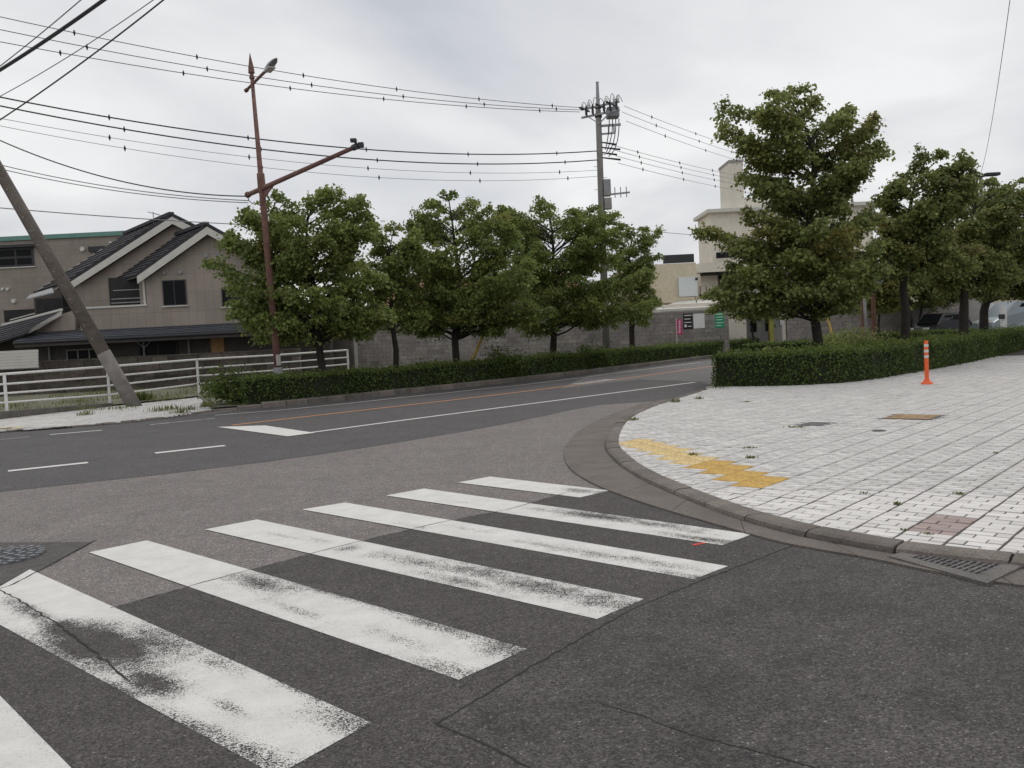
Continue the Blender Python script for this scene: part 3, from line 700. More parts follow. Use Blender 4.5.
def bez(a, b, c, n=6):
    t = np.linspace(0, 1, n)[:, None]; return (1-t)**2*a+2*t*(1-t)*b+t*t*c
def make_tree(name, base, rows, Y, label, leafm='leaf', npad=70, leaf=.098, tr=.11, group=None, lean=0.0, fork=.45, depth=.7, warmth=.25, per=44, tier=.32, loose=.5, inset=.35, limbs=0, lowz=None, seed=0):
    """rows: crown outline as (sight y, left x, right x) -> heights and half-widths at distance Y"""
    global RNG
    RNG = np.random.default_rng(1000+seed); rnd = random.Random(seed)
    zs, xl, xr = [], [], []
    for (y, a, b) in rows:
        zs.append(fz((a+b)/2, y, Y)); xl.append(fx(a, y, Y)); xr.append(fx(b, y, Y))
    zs, xl, xr = map(np.array, (zs, xl, xr)); od = np.argsort(zs); zs, xl, xr = zs[od], xl[od], xr[od]
    base = np.array(base, float); t = thing(name, base, label, 'tree', group)
    top = zs[-1]; bx = np.interp
    # trunk follows the middle of the crown
    mid = lambda z: (np.interp(z, zs, xl)+np.interp(z, zs, xr))/2
    zt = np.linspace(base[2], top-(.5 if limbs else .9), 9); T = []
    for k, z in enumerate(zt):
        f = (z-base[2])/(top-base[2]); x = base[0]+(mid(z)-base[0])*min(1, max(0, f-.2)*1.1)*.6
        T.append(np.array([x+rnd.gauss(0, .05)*(k > 1), base[1]+rnd.gauss(0, .06)*(k > 1), z]))
    T = np.array(T); R = tr*np.linspace(1, .09, 9)**.9; R[0] *= 1.35
    Tf = np.stack([np.interp(np.linspace(0, 8, 25), np.arange(9), T[:, k]) for k in range(3)], 1); Rf = np.interp(np.linspace(0, 8, 25), np.arange(9), R)
    wood = MB(); wood.tube(Tf, Rf, 9)
    LP = []; LD = []; LT = []; LW = []
    def cluster(c, k, tone, wrm, sg=.115):
        d = RNG.normal(0, 1, (k, 3))*np.array([sg, sg, sg*.55]); d[:, 2] -= .45*np.hypot(d[:, 0], d[:, 1])
        LP.append(c+d); LD.append(d*np.array([1, 1, 0])*2.2)
        LT.append(np.clip(RNG.beta(2, 2.4, k)+tone, 0, 1)); LW.append(np.clip(RNG.normal(wrm, .12, k), 0, .85))
    # ascending limbs, each feathered with side twigs that carry the leaf clusters
    zc = np.linspace(zs[0]+.1, top-.25, 160); wv = np.interp(zc, zs, np.maximum(.3, xr-xl)); wv = wv/wv.sum()
    for k in range(limbs):
        z1 = np.interp((k*.7548777+.3) % 1, np.cumsum(wv), zc)+RNG.normal(0, .08); a_, b_ = np.interp(z1, zs, xl), np.interp(z1, zs, xr)
        th = (k*2.39996+rnd.gauss(0, .35)); ct, st_ = math.cos(th), math.sin(th); full = rnd.uniform(.86, 1.05) if k % 4 else rnd.uniform(.45, .75)
        tx = np.interp(z1, Tf[:, 2], Tf[:, 0]); rx = (b_-tx) if ct > 0 else (tx-a_); rx = max(.25, rx); ry = max(.3, (b_-a_)/2*depth)
        e = np.array([tx+ct*rx*full, base[1]+st_*ry*full, z1]); hd = math.hypot(e[0]-tx, e[1]-base[1])
        za = min(max(zs[0]-.25+rnd.uniform(0, .7), z1-hd*rnd.uniform(.30, .62)-.15), top-1.0)
        a = np.array([np.interp(za, Tf[:, 2], Tf[:, i]) for i in range(3)])
        m_ = a+(e-a)*.5+np.array([rnd.gauss(0, .12), rnd.gauss(0, .12), .10*hd]); n_ = 10; B = bez(a, m_, e, n_)
        B[1:-1] += RNG.normal(0, .025, (n_-2, 3)); wood.tube(B, np.linspace(min(.042, .014+.010*hd), .006, n_), 5, cap=False)
        tone = rnd.gauss(0, .12); wrm = max(0, rnd.gauss(-.15, .3))*warmth*2; L_ = np.linalg.norm(e-a); nt_ = max(4, int(L_/.16))
        dirh = (e-a)*np.array([1, 1, 0]); dirh /= (np.linalg.norm(dirh)+1e-6); lat = np.array([-dirh[1], dirh[0], 0])
        for j in range(nt_):
            f = .30+.70*(j+rnd.uniform(.2, .8))/nt_; idx = f*(n_-1); i0 = min(n_-2, int(idx)); p = B[i0]+(B[i0+1]-B[i0])*(idx-i0)
            sgn = 1 if j % 2 else -1; ln = rnd.uniform(.22, .62)*(1.15-.75*f)*min(1.25, .55+hd*.3)
            q = p+lat*sgn*ln+dirh*ln*rnd.uniform(.2, .8)+np.array([0, 0, rnd.gauss(.02, .10)])
            wood.tube([p, (p+q)/2+np.array([0, 0, .03]), q], [.008, .005, .003], 3, cap=False)
            cluster(q, int(per*rnd.uniform(.5, 1.0)), tone, wrm); cluster(p+(q-p)*.45, int(per*rnd.uniform(.25, .6)), tone, wrm, .10)
        cluster(e, int(per*.8), tone, wrm, .10)
    # sprays of foliage in flat tiers, with air between them
    pads = []
    npad_ = 0 if limbs else npad
    wz = np.maximum(.15, xr-xl); tiers = np.arange(zs[0]+.2, top-.1, .46); tiers = tiers+RNG.normal(0, .06, len(tiers)); wi = np.interp(tiers, zs, wz); pz = wi/wi.sum()
    def reach(z): return np.interp(z, zs, xl), np.interp(z, zs, xr)
    for k in range(npad_):
        z = RNG.choice(tiers, p=pz)+RNG.normal(0, .06+.16*loose); a, b = reach(z); hw = (b-a)/2; cx = (a+b)/2
        th = RNG.uniform(0, 2*math.pi); rad = RNG.uniform(0.05, 1)**.5
        rpd = rnd.uniform(.45, .85)*min(1, .45+hw*.35)
        ex = max(.05, hw-rpd*inset)
        pads.append((np.array([cx+math.cos(th)*rad*ex, base[1]+math.sin(th)*rad*ex*depth, z]), rpd))
    for z in (() if limbs else tiers):                                                    # the tips of the side limbs
        for side_, arr in ((-1, xl), (1, xr)):
            rpd = rnd.uniform(.30, .52); a, b = reach(z); x = (a+b)/2+side_*(b-a)/2*rnd.uniform(.80, 1.06)-side_*rpd*inset
            pads.append((np.array([x, base[1]+rnd.gauss(0, .5), z+rnd.gauss(0, .06)]), rpd))
    pads.append((np.array([Tf[-1][0]*.5+mid(top)*.5, base[1], top-.3]), .3))
    for (p, rpd) in pads:
        hd = math.hypot(p[0]-base[0], p[1]-base[1]); za = max(base[2]+.8*(zs[0]-base[2])+rnd.uniform(0, .9), p[2]-.2-hd*rnd.uniform(.2, .5)); za = min(za, top-.6)
        a = np.array([np.interp(za, Tf[:, 2], Tf[:, k]) for k in range(3)]); r0 = min(.036, .010+.009*hd)
        m_ = (a+p)/2+np.array([rnd.gauss(0, .1), rnd.gauss(0, .1), .16*hd if p[2] < za+.2 else -.03*hd]); B = bez(a, m_, p-np.array([0, 0, .06]), 7)
        if hd > .8 and (p[2] < za+.45 or p[2] < zs[0]+.38*(top-zs[0])):                                   # low sprays hang from a neighbour, not from the trunk
            hi = [q_ for q_, _ in pads if q_[2] > p[2]+.15 and math.hypot(q_[0]-base[0], q_[1]-base[1]) < hd]
            if hi:
                a = min(hi, key=lambda q_: np.linalg.norm(q_-p)); r0 = .014; B = bez(a, (a+p)/2+np.array([0, 0, .05]), p-np.array([0, 0, .06]), 7)
        wood.tube(B, np.linspace(r0, .007, 7), 5, cap=False)
        nsub = max(4, int(12*rpd/.6)); tone = rnd.gauss(0, .13); wrm = max(0, rnd.gauss(-.12, .3))*warmth*2
        for j in range(nsub):
            ang = RNG.uniform(0, 6.283); rr = rpd*math.sqrt(RNG.uniform(.02, 1)); c = p+np.array([math.cos(ang)*rr, math.sin(ang)*rr, RNG.normal(0, rpd*(.10+.30*loose))-.20*rr*rr/rpd])
            if rr > .25*rpd: wood.tube([p-np.array([0, 0, .06]), (p+c)/2+np.array([0, 0, .03]), c], [.008, .005, .003], 3, cap=False)
            k = int(per*RNG.uniform(.5, 1.3)); d = RNG.normal(0, 1, (k, 3))*np.array([.14, .14, .045+.06*loose])*min(1.15, rpd/.5)
            d[:, 2] -= .35*np.hypot(d[:, 0], d[:, 1])
            LP.append(c+d); out = d*np.array([1, 1, 0])*1.8; LD.append(out)
            LT.append(np.clip(RNG.beta(2, 2.4, k)+tone, 0, 1)); LW.append(np.clip(RNG.normal(wrm, .12, k), 0, .85))
    P = np.concatenate(LP); v, q = leaves(P, leaf, up=.55-.2*loose, droop=np.concatenate(LD))
    part('trunk', 'bark', t, wood, smooth=True)
    bulk('crown', v, q, leafm, t, {'tint': np.repeat(np.concatenate(LT), 4), 'warm': np.repeat(np.concatenate(LW), 4)})
    return t

def on_strip(x, off):      # a spot behind the far kerb, on the sight line of column x
    L_ = KERB+normals2(KERB)*off; d = at(x, 360, 1.0); u = L_[:, 0]/L_[:, 1]-d[0]; j = np.argmin(np.abs(u)); return L_[j]
GL = 'street trees along the far kerb'
def strip_tree(x, rows, label, off=1.4, **k):
    k.setdefault('limbs', 84); k.setdefault('leaf', .105)
    p = on_strip(x, off); make_tree('street_tree', (p[0], p[1], .1), rows, p[1], label, group=GL, **k)
strip_tree(321, [(180, 305, 340), (196, 268, 366), (222, 228, 374), (250, 206, 378), (282, 204, 388), (310, 222, 390), (330, 236, 384), (342, 275, 362)], 'broad leafy tree in the hedge just right of the rust-brown lamp post', npad=84, tr=.13, seed=1, leafm='leaf')
strip_tree(394, [(218, 380, 404), (245, 362, 426), (285, 352, 436), (315, 356, 430), (333, 374, 414)], 'slender narrow tree between two broad trees in the hedge', limbs=40, tr=.11, seed=2, off=1.6)
strip_tree(455, [(184, 432, 462), (205, 420, 494), (240, 396, 524), (268, 382, 562), (298, 380, 562), (320, 392, 538), (334, 426, 495)], 'tall bushy tree rising left of the concrete utility pole, second broad one', npad=84, tr=.14, seed=3)
strip_tree(553, [(193, 508, 572), (213, 494, 612), (245, 490, 634), (280, 490, 654), (310, 504, 650), (330, 530, 632)], 'dark bushy tree directly left of the concrete utility pole', npad=84, tr=.15, seed=4)
strip_tree(632, [(220, 642, 660), (240, 606, 666), (268, 592, 670), (300, 600, 660), (326, 606, 646)], 'smaller tree at the far end of the hedge right of the utility pole', limbs=46, tr=.15, seed=5, warmth=.15)
GR = 'trees behind the broad hedge'
def right_tree(x, Y, rows, label, **k):
    p = at(x, 345, Y); make_tree('street_tree', (p[0], Y, ZP), rows, Y, label, leafm='leaf_right', group=GR, loose=.28, inset=.6, leaf=.115, **{'limbs': 64, **k})
right_tree(818, 24.0, [(82, 745, 775), (100, 716, 800), (118, 704, 866), (138, 735, 880), (158, 744, 886), (178, 722, 884), (190, 728, 880), (206, 736, 868), (224, 692, 878), (242, 684, 884), (264, 712, 882), (290, 706, 866), (306, 702, 850), (318, 728, 804)], 'tallest tree, spreading in tiers before the white building', limbs=96, tr=.15, seed=11, warmth=.3)
right_tree(905, 26.5, [(140, 952, 972), (158, 926, 976), (184, 893, 976), (215, 868, 978), (246, 860, 978), (262, 872, 968), (274, 890, 945)], 'leafy tree with a forked trunk directly behind the orange post', npad=60, tr=.16, seed=12, warmth=.35, fork=.8)
right_tree(964, 30.0, [(172, 985, 1010), (200, 955, 1030), (230, 930, 1035), (258, 925, 1030), (278, 938, 1015), (288, 955, 1000)], 'reddish-tinged tree with a leaning trunk, second from the right edge', npad=52, tr=.19, seed=13, warmth=.5)
right_tree(984, 33.0, [(170, 1005, 1060), (195, 985, 1090), (230, 960, 1100), (262, 965, 1100), (285, 990, 1090), (296, 1010, 1080)], 'rightmost tree, its crown cut by the right edge of the picture', npad=54, tr=.19, seed=14, warmth=.3)
# younger trees by the block wall
GB = 'young trees by the block wall'
for x, Y, rows_, lab, sd_ in [(911, 47, [(262, 890, 925), (285, 880, 935), (305, 885, 930)], 'young yellow-green tree by the block wall, left one of a pair', 21),
                              (919, 48, [(258, 915, 950), (282, 905, 960), (303, 915, 955)], 'young yellow-green tree by the block wall, right one of a pair', 22),
                              (879, 44, [(268, 865, 895), (290, 860, 902), (312, 868, 898)], 'young yellowish tree beside the road sign by the block wall', 23),
                              (752, 47, [(298, 738, 766), (312, 735, 770)], 'small dark tree standing before the shop front', 24)]:
    p = at(x, 330, Y); make_tree('young_tree', (p[0], Y, .1), rows_, Y, lab, leafm='leaf_bg', npad=22, tr=.10, group=GB, seed=sd_, per=30, leaf=.15, warmth=.6)

def make_bush(name, c, r, h, label, n=2200, size=.08, lm='leaf_right', cat='shrub', seed=0):
    global RNG
    RNG = np.random.default_rng(500+seed); c = np.array(c, float)
    t = thing(name, c, label, cat); w = MB(); P = []
    for j in range(max(9, int(n/130))):
        a = RNG.uniform(0, 6.283); rr = r*RNG.uniform(0, 1)**.5; hh = h*RNG.uniform(.35, 1)*(1-.45*(rr/r)**2)
        e = c+np.array([math.cos(a)*rr, math.sin(a)*rr, hh]); w.tube(bez(c, c+np.array([math.cos(a)*rr*.3, math.sin(a)*rr*.3, hh*.6]), e, 5), np.linspace(.015, .004, 5), 4, cap=False)
        k = 130; P.append(e+RNG.normal(0, 1, (k, 3))*np.array([.17, .17, .14])*h/.9)
        P.append(c+(e-c)*RNG.uniform(.2, 1, (30, 1))+RNG.normal(0, .08, (30, 3)))
    P = np.concatenate(P); P[:, 2] = np.maximum(P[:, 2], c[2]+.02); v, q = leaves(P, size, up=.3)
    part('stems', 'bark', t, w); bulk('foliage', v, q, lm, t, {'tint': np.repeat(RNG.beta(2, 2.2, len(P)), 4), 'warm': np.repeat(np.clip(RNG.normal(.02, .12, len(P)), 0, .6), 4)})
for i, (x, y, Y, r, h, lab) in enumerate([
        (862, 352, 28.5, 1.0, 1.15, 'untrimmed dark bush at the foot of the round road sign'),
        (835, 350, 31, .8, .9, 'pale weedy bush left of the round road sign'),
        (797, 352, 25.0, .7, .34, 'low dark bush left of the tallest tree trunk'),
        (845, 352, 25.5, .6, .34, 'low dark bush right of the tallest tree trunk'),
        (775, 345, 33, 1.0, .5, 'round low bush on the island behind the hedge corner'),
        (233, 392, 23.0, .8, .95, 'shaggy bush rising from the left end of the long hedge'),
        (500, 375, 29.5, 1.1, 1.05, 'weedy shrub growing out of the long hedge left of the utility pole'),
        (590, 367, 35.0, 1.0, 1.0, 'weedy shrub growing out of the long hedge at the pole')]):
    p = at(x, y, Y); make_bush('bush', (p[0], Y, .1), r, h, lab, n=2000, seed=i, lm='leaf_hedge' if i in (5, 6, 7) else 'leaf_right')
# clipped hedges by the block wall on the right
for x0, x1, Y, hh, lab in [(880, 985, 43, .75, 'distant low hedge in front of the parked cars'), (748, 838, 40, .6, 'distant low hedge in front of the shop')]:
    a, b = at(x0, 330, Y), at(x1, 330, Y); make_hedge('hedge', [(a[0], Y), (b[0], Y+.5)], .9, hh, lab, 260, .10, z0=.1)

# weeds and grass
def tuft(p, r, h, n, size=.0):
    p = np.array(p); base_ = p+np.c_[RNG.normal(0, r, (n, 2)), np.zeros(n)]; a = RNG.uniform(0, 6.283, n); ln = h*RNG.uniform(.4, 1.1, n); sp = RNG.uniform(.1, .8, n)
    tip = base_+np.c_[np.cos(a)*ln*sp, np.sin(a)*ln*sp, ln*(1-.3*sp)]; w = np.c_[-np.sin(a), np.cos(a), np.zeros(n)]*.006*max(1, h/.12)
    m2 = (base_*.45+tip*.55)+np.array([0, 0, .12])*ln[:, None]
    V_ = np.stack([base_-w, base_+w, m2+w*.8, m2-w*.8, tip+w*.1, tip-w*.1], 1).reshape(-1, 3); i = np.arange(n)[:, None]*6
    return V_, np.concatenate([i+np.array([0, 1, 2, 3]), i+np.array([3, 2, 4, 5])])
def grass_obj(name, spots, label, parent=None):
    V_, Q_ = [], []; k = 0
    for s in spots:
        v, q = tuft(*s); V_.append(v); Q_.append(q+k); k += len(v)
    V_ = np.concatenate(V_); Q_ = np.concatenate(Q_); n = len(V_)
    o = bulk(name, V_, Q_, 'grass', None, {'tint': np.repeat(RNG.uniform(0, 1, n//6), 6), 'warm': np.repeat(np.clip(RNG.normal(.1, .25, n//6), 0, .9), 6)})
    return tag(o, label, 'weeds', kind='stuff')
G3 = lambda x, y, z=ZP: gp(x, y, z)
RNG = np.random.default_rng(77)
grass_obj('weeds', [(G3(897, 504.5), .012, 0.024, 40), (G3(959, 494), .02, 0.021, 30), (G3(864, 493.5), .02, 0.018, 20), (G3(995, 453), .015, 0.018, 15), (G3(693, 455), .03, 0.036, 50), (G3(750, 458), .03, 0.030, 40),
                    (G3(797, 427.5), .06, 0.030, 60), (G3(633, 420), .05, 0.060, 70), (G3(675, 402), .06, 0.096, 60), (G3(700, 399), .05, 0.072, 40), (G3(746, 402), .05, 0.024, 60), (G3(748, 448), .03, 0.024, 30), (G3(716, 388), .15, 0.060, 60), (G3(928, 534), .015, 0.012, 20), (G3(905, 530), .015, 0.012, 20)],
          'weed tufts sprouting from joints of the white paving')
sp_ = [(G3(x, y, .06), .12, .16, 60) for x, y in [(160, 411), (172, 409), (180, 413), (188, 410), (85, 415)]]
sp_ += [(G3(138, 400.5, .1), .14, .35, 200), (G3(146, 400, .1), .12, .25, 80), (G3(208, 407, .1), .1, .2, 70)]
for k in range(30): sp_.append((G3(random.uniform(0, 130), 410-random.uniform(0, 2), .1), .2, .12, 14))
grass_obj('weeds', sp_, 'weeds on the far left pavement and around the leaning pole')
sp_ = []
for k in range(300):
    f = RNG.uniform(0, 1); Y = RNG.uniform(24, 40); x = RNG.uniform(-19, 3); 
    if Y < 23.5+ (x+13)*.62+1.0 or Y > 37.5: continue
    sp_.append((np.array([x, Y, .1]), .3, RNG.uniform(.08, .2), 26))
grass_obj('grass', sp_, 'rough grass between the white railing and the dark garden wall')

# ================================================================== street furniture
def flex_post(p):
    t = thing('delineator_post', p, 'orange flexible post with white bands standing on the white paving', 'bollard'); x, y, z = p
    H = .93
    part('post', 'orange', t, MB().tube([(x, y, z+.05), (x, y, z+H-.03), (x, y, z+H)], [.043, .043, .036], 16), smooth=False)
    part('base', 'orange', t, MB().tube([(x, y, z+.001), (x, y, z+.03), (x, y, z+.06), (x, y, z+.12)], [.125, .11, .07, .044], 20))
    for zb in (.83, .71, .59): part('reflective_band', 'reflector', t, MB().tube([(x, y, z+zb-.03), (x, y, z+zb+.03)], .0455, 16))
    for a in range(3): part('bolt', 'steel_grey', t, MB().tube([(x+.1*math.cos(a*2.1), y+.1*math.sin(a*2.1), z+.02), (x+.1*math.cos(a*2.1), y+.1*math.sin(a*2.1), z+.045)], .012, 6))
flex_post(gp(927, 384, ZP))

# white pipe railing
t = thing('railing', (FEN[1][0], FEN[1][1], .1), 'white four-rail pipe railing on the left before the dark garden wall', 'railing')
tops = [at(-120, 385, 19.3), at(6, 374, 22.2), at(110, 366.5, 25.4), at(199, 359.5, 28.4), at(279, 355, 31.3), at(349, 350, 34.4)]
for b_, tp in zip(FEN, tops): part('post', 'steel_white', t, MB().tube([(b_[0], b_[1], min(b_[2], .3)-.25), (b_[0], b_[1], tp[2]+.03)], .04, 10))
for k, fr in enumerate((.0, .27, .52, .77)):
    for i in range(len(FEN)-1):
        a = np.array([FEN[i][0], FEN[i][1], tops[i][2]-fr*(tops[i][2]-FEN[i][2])]); b = np.array([FEN[i+1][0], FEN[i+1][1], tops[i+1][2]-fr*(tops[i+1][2]-FEN[i+1][2])])
        part('rail', 'steel_white', t, MB().tube([a, b], .027 if k else .034, 8))
m = MB()
for i in range(2):
    a, b = FEN[i], FEN[i+1]; d = (b-a)[:2]; d /= np.linalg.norm(d); nn = np.array([-d[1], d[0]])*.11
    m.prism([(*(a[:2]-nn), -.02), (*(b[:2]-nn), -.02), (*(b[:2]+nn), -.02), (*(a[:2]+nn), -.02)], (0, 0, 1))
    q = m.v[-4:]; zt = [a[2], b[2], b[2], a[2]]
    for j in range(4): m.v[len(m.v)-4+j] = (q[j][0], q[j][1], zt[j])
o = m.build('low_wall', 'concrete_dark'); tag(o, 'low stained concrete wall under the white railing', 'wall')

# leaning pole
b_ = np.array(gp(134, 402, .06)); b_[1] = 24.9; b_ = np.array([fx(134, 402, 24.9), 24.9, .05])
p1 = at(0, 172, 24.2); d = (p1-b_); top_ = b_+d*1.75
t = thing('leaning_pole', b_, 'thick leaning grey-brown pole rising out of the left pavement', 'utility pole')
e_ = d/np.linalg.norm(d)
part('pole', 'pole_wood', t, MB().tube([b_+e_*1.5, b_+e_*6, top_], [.195, .165, .14], 16), smooth=True)
mat('pole_sleeve', (.215, .20, .188), rough=.85, var=.25, scale=4, fine=.2)
part('sleeve', 'pole_sleeve', t, MB().tube([b_-e_*.15, b_+e_*1.75], [.205, .197], 16), smooth=True)
u_ = np.cross(e_, [0, 1.0, 0]); u_ /= np.linalg.norm(u_)
for k in range(16):
    c = b_+e_*(2.2+k*.42); f_ = np.array([0, -1.0, 0]); rr = .19-.004*k
    part('step_bolt', 'zinc', t, MB().tube([c+f_*rr*.9, c+f_*(rr+.035)], .016, 6))

# rust-brown street lamp with a long signal arm
lp_ = on_strip(274, 1.15); LX, LY = lp_; zt = fz(251, 53, LY)
t = thing('street_lamp', (LX, LY, .1), 'tall rust-brown street lamp with spear finial and long side arm', 'street lamp')
lean = np.array([fx(252, 75, LY)-fx(272, 372, LY), 0, fz(252, 75, LY)-fz(272, 372, LY)])
bx_ = LX; def_top = np.array([fx(252, 78, LY), LY, fz(252, 78, LY)])
P = lambda z: np.array([LX+(def_top[0]-LX)*(z-.1)/(def_top[2]-.1), LY, z])
zj = fz(263, 188, LY); zk = fz(261, 176, LY)
part('pole', 'rust', t, MB().tube([P(.05), P(zk-.3), P(zk), P(def_top[2])], [.098, .084, .07, .048], 16), smooth=True)
part('collar', 'rust', t, MB().tube([P(zk-.35), P(zk-.3), P(zk+.05), P(zk+.1)], [.08, .108, .102, .068], 16))
ft = def_top[2]
part('finial', 'rust', t, MB().tube([P(ft-.02), P(ft+.05), P(ft+.06), P(ft+.11), P(ft+.13), P(ft+.26), P(zt)], [.07, .07, .045, .05, .085, .075, .006], 14))
part('sleeve', 'steel_grey', t, MB().tube([P(.72), P(1.0)], .123, 14)); part('plate', 'concrete', t, MB().box((LX-.02, LY-.14, 1.05), (LX+.10, LY-.122, 1.35)))
AD = np.array([.62, -.785, 0])
c = P(zj); A0 = c-AD*1.0+np.array([0, 0, -.02]); A1 = c+AD*5.3+np.array([0, 0, fz(362, 149, LY-3.9)-zj])
off = np.array([.785, .62, 0])*-.0
part('arm', 'rust', t, MB().tube([A0, A0+(A1-A0)*.3, A1], [.068, .064, .048], 14), smooth=True)
part('arm_cap', 'rust', t, MB().tube([A0-AD*.02, A0+AD*.03], .088, 14))
part('gusset', 'rust', t, MB().prism([c+AD*.1-np.array([0, 0, .30]), c+AD*.9-np.array([0, 0, .02]), c+AD*.1, c-AD*.35, c-AD*.1-np.array([0, 0, .22])], np.array([.785, .62, 0])*.02))
part('clamp', 'steel_dark', t, MB().tube([A1-AD*.12, A1+AD*.06], .07, 12))
part('sensor', 'steel_dark', t, MB().tube([A1+np.array([0, 0, .02]), A1+np.array([0, 0, .16])], .03, 8).box(tuple(A1+np.array([-.11, -.07, .10])), tuple(A1+np.array([.02, .05, .17]))).box(tuple(A1+np.array([.06, -.06, -.02])), tuple(A1+np.array([.17, .08, .08]))))
part('cable_loop', 'wire', t, MB().tube([A0+np.array([0, 0, -.05]), A0+np.array([.02, 0, -.16]), A0+np.array([.12, 0, -.26]), A0+np.array([.18, 0, -.20])], .014, 6))
zl = fz(256, 84, LY); c = P(zl); B0 = c-AD*.45-np.array([0, 0, .05]); B1 = c+AD*.85+np.array([0, 0, .10])
part('lamp_arm', 'rust', t, MB().tube([B0, B1], .04, 12)); part('lamp_arm_cap', 'rust', t, MB().tube([B0-AD*.03, B0+AD*.05], .055, 12))
m = MB(); SD = np.array([.785, .62, 0]); ring = []
for s, w, h0, h1 in ((0, .04, -.03, .04), (.14, .07, -.04, .05), (.38, .095, -.035, .055), (.62, .08, -.02, .035), (.76, .03, 0, .015)):
    q = B1+AD*s+np.array([0, 0, s*.16]); ring.append([q-SD*w+np.array([0, 0, h0]), q+SD*w+np.array([0, 0, h0]), q+SD*w*.7+np.array([0, 0, h1]), q-SD*w*.7+np.array([0, 0, h1])])
vs = sum(ring, []); m.add(vs, [(k*4+a, k*4+(a+1) % 4, k*4+4+(a+1) % 4, k*4+4+a) for k in range(4) for a in range(4)]+[(0, 1, 2, 3), (16, 17, 18, 19)])
lh = part('lamp_head', 'steel_grey', t, m)
q = B1+AD*.3+np.array([0, 0, -.01]); part('lens', 'reflector', lh, MB().prism([q-SD*.1-AD*.16+np.array([0, 0, -.02]), q+SD*.1-AD*.16+np.array([0, 0, -.02]), q+SD*.1+AD*.16+np.array([0, 0, .02]), q-SD*.1+AD*.16+np.array([0, 0, .02])], (0, 0, -.03)))

# concrete utility pole with its gear
UP_ = on_strip(607, 2.0); UX, UY = fx(606, 345, 38.0), 38.0
H = fz(598, 82, UY); tx = fx(598, 100, UY)
t = thing('utility_pole', (UX, UY, .1), 'tall concrete utility pole with transformer and crossarms behind the trees', 'utility pole')
mat('pole_concrete', (.27, .262, .25), var=.14, scale=2.5, fine=.1)
PU = lambda z: np.array([UX+(tx-UX)*z/H, UY, z])
part('pole', 'pole_concrete', t, MB().tube([PU(.05), PU(H-1.7), PU(H-1.2)], [.175, .125, .115], 14), smooth=True)
part('pole_tip', 'zinc', t, MB().tube([PU(H-1.75), PU(H-.08), PU(H)], [.11, .06, .075], 12))
zA = fz(600, 107, UY); zB = fz(605, 113, UY)
WD = np.array([.55, .83, 0]); CD = np.array([.83, -.55, 0])     # along the lines / along the crossarm
for zc in (zA, zA-.35):
    part('crossarm', 'zinc', t, MB().bar(PU(zc)-CD*.85+np.array([0, -.17, 0]), PU(zc)+CD*1.0+np.array([0, -.17, 0]), .08, .08))
ins = []
for s in (-.8, -.45, .4, .75, .95):
    c = PU(zA)+CD*s+np.array([0, -.17, .04]); i_ = part('insulator', 'steel_white', t, MB().tube([c, c+np.array([0, 0, .08]), c+np.array([0, 0, .1]), c+np.array([0, 0, .22])], [.03, .06, .06, .03], 10)); ins.append(c+np.array([0, 0, .2]))
for s in (-1, 1):
    for k in (-.7, .1, .6):
        c = PU(zA-.02)+CD*k+np.array([0, -.17, 0]); part('strain_insulator', 'steel_dark', t, MB().tube([c+WD*s*.08, c+WD*s*.3, c+WD*s*.32, c+WD*s*.5], [.03, .05, .055, .02], 8))
m = MB()
for k in range(7):
    a = PU(zA+.1)+CD*(-.8+k*.28); m.tube(bez(a, a+np.array([.05, 0, .55+.1*(k % 3)]), a+CD*.3+np.array([0, 0, -.1]), 7), .014, 5)
part('jumper_cables', 'wire', t, m)
for k in (-.62, -.3, .25, .55, .85):
    c = PU(zA-.14)+CD*k+np.array([0, -.24, 0]); part('fuse_cutout', 'steel_dark', t, MB().tube([c+np.array([0, 0, .26]), c+np.array([0, 0, .12]), c+np.array([0, 0, -.12]), c+np.array([.03, 0, -.22])], [.02, .05, .055, .02], 8))
for k in (-.5, .55): part('arm_brace', 'zinc', t, MB().bar(PU(zA-.75)+np.array([0, -.14, 0]), PU(zA-.38)+CD*k+np.array([0, -.17, 0]), .04, .04))
part('arm_band', 'steel_dark', t, MB().tube([PU(zA-.45), PU(zA-.28)], .16, 12).tube([PU(zA-.06), PU(zA+.06)], .15, 12))
for k in range(9):
    c = PU(2.5+k*1.0); part('pole_band', 'steel_grey', t, MB().tube([c, c+np.array([0, 0, .05])], .178-.0058*(2.5+k), 12))
bx0 = fx(606, 115, UY); part('transformer', 'zinc', t, MB().box((bx0+.02, UY-.3, zB-.24), (bx0+.56, UY+.25, zB+.20)), bevel=.05)
m = MB()
for k in range(4): a = np.array([bx0+.12+.14*k, UY-.1, zB-.30]); m.tube(bez(a, a+np.array([0, 0, -.5-.25*k]), PU(zB-1.6)+np.array([.25+.04*k, -.1, -.1*k]), 8), .022, 6)
part('drop_cables', 'wire', t, m)
part('bracket', 'zinc', t, MB().bar(PU(zB-.55), PU(zB-.55)+np.array([.95, -.1, 0]), .09, .09).bar(PU(zB-.9), PU(zB-.9)+np.array([.7, -.1, 0]), .07, .07).bar(PU(zB-.55)+np.array([.65, -.05, 0]), PU(zB-.9)+np.array([.65, -.05, 0]), .06, .06).bar(PU(zB-.55)+np.array([.42, -.05, 0]), PU(zB-.9)+np.array([.42, -.05, 0]), .06, .06))
zC = fz(606, 150, UY)
for k in range(4):
    c = PU(zC-.22*k+.33); part('spool_insulator', 'steel_dark', t, MB().tube([c+np.array([.1, -.05, 0]), c+np.array([.75+.15*(k % 2), -.02, -.12])], [.03, .045], 7))
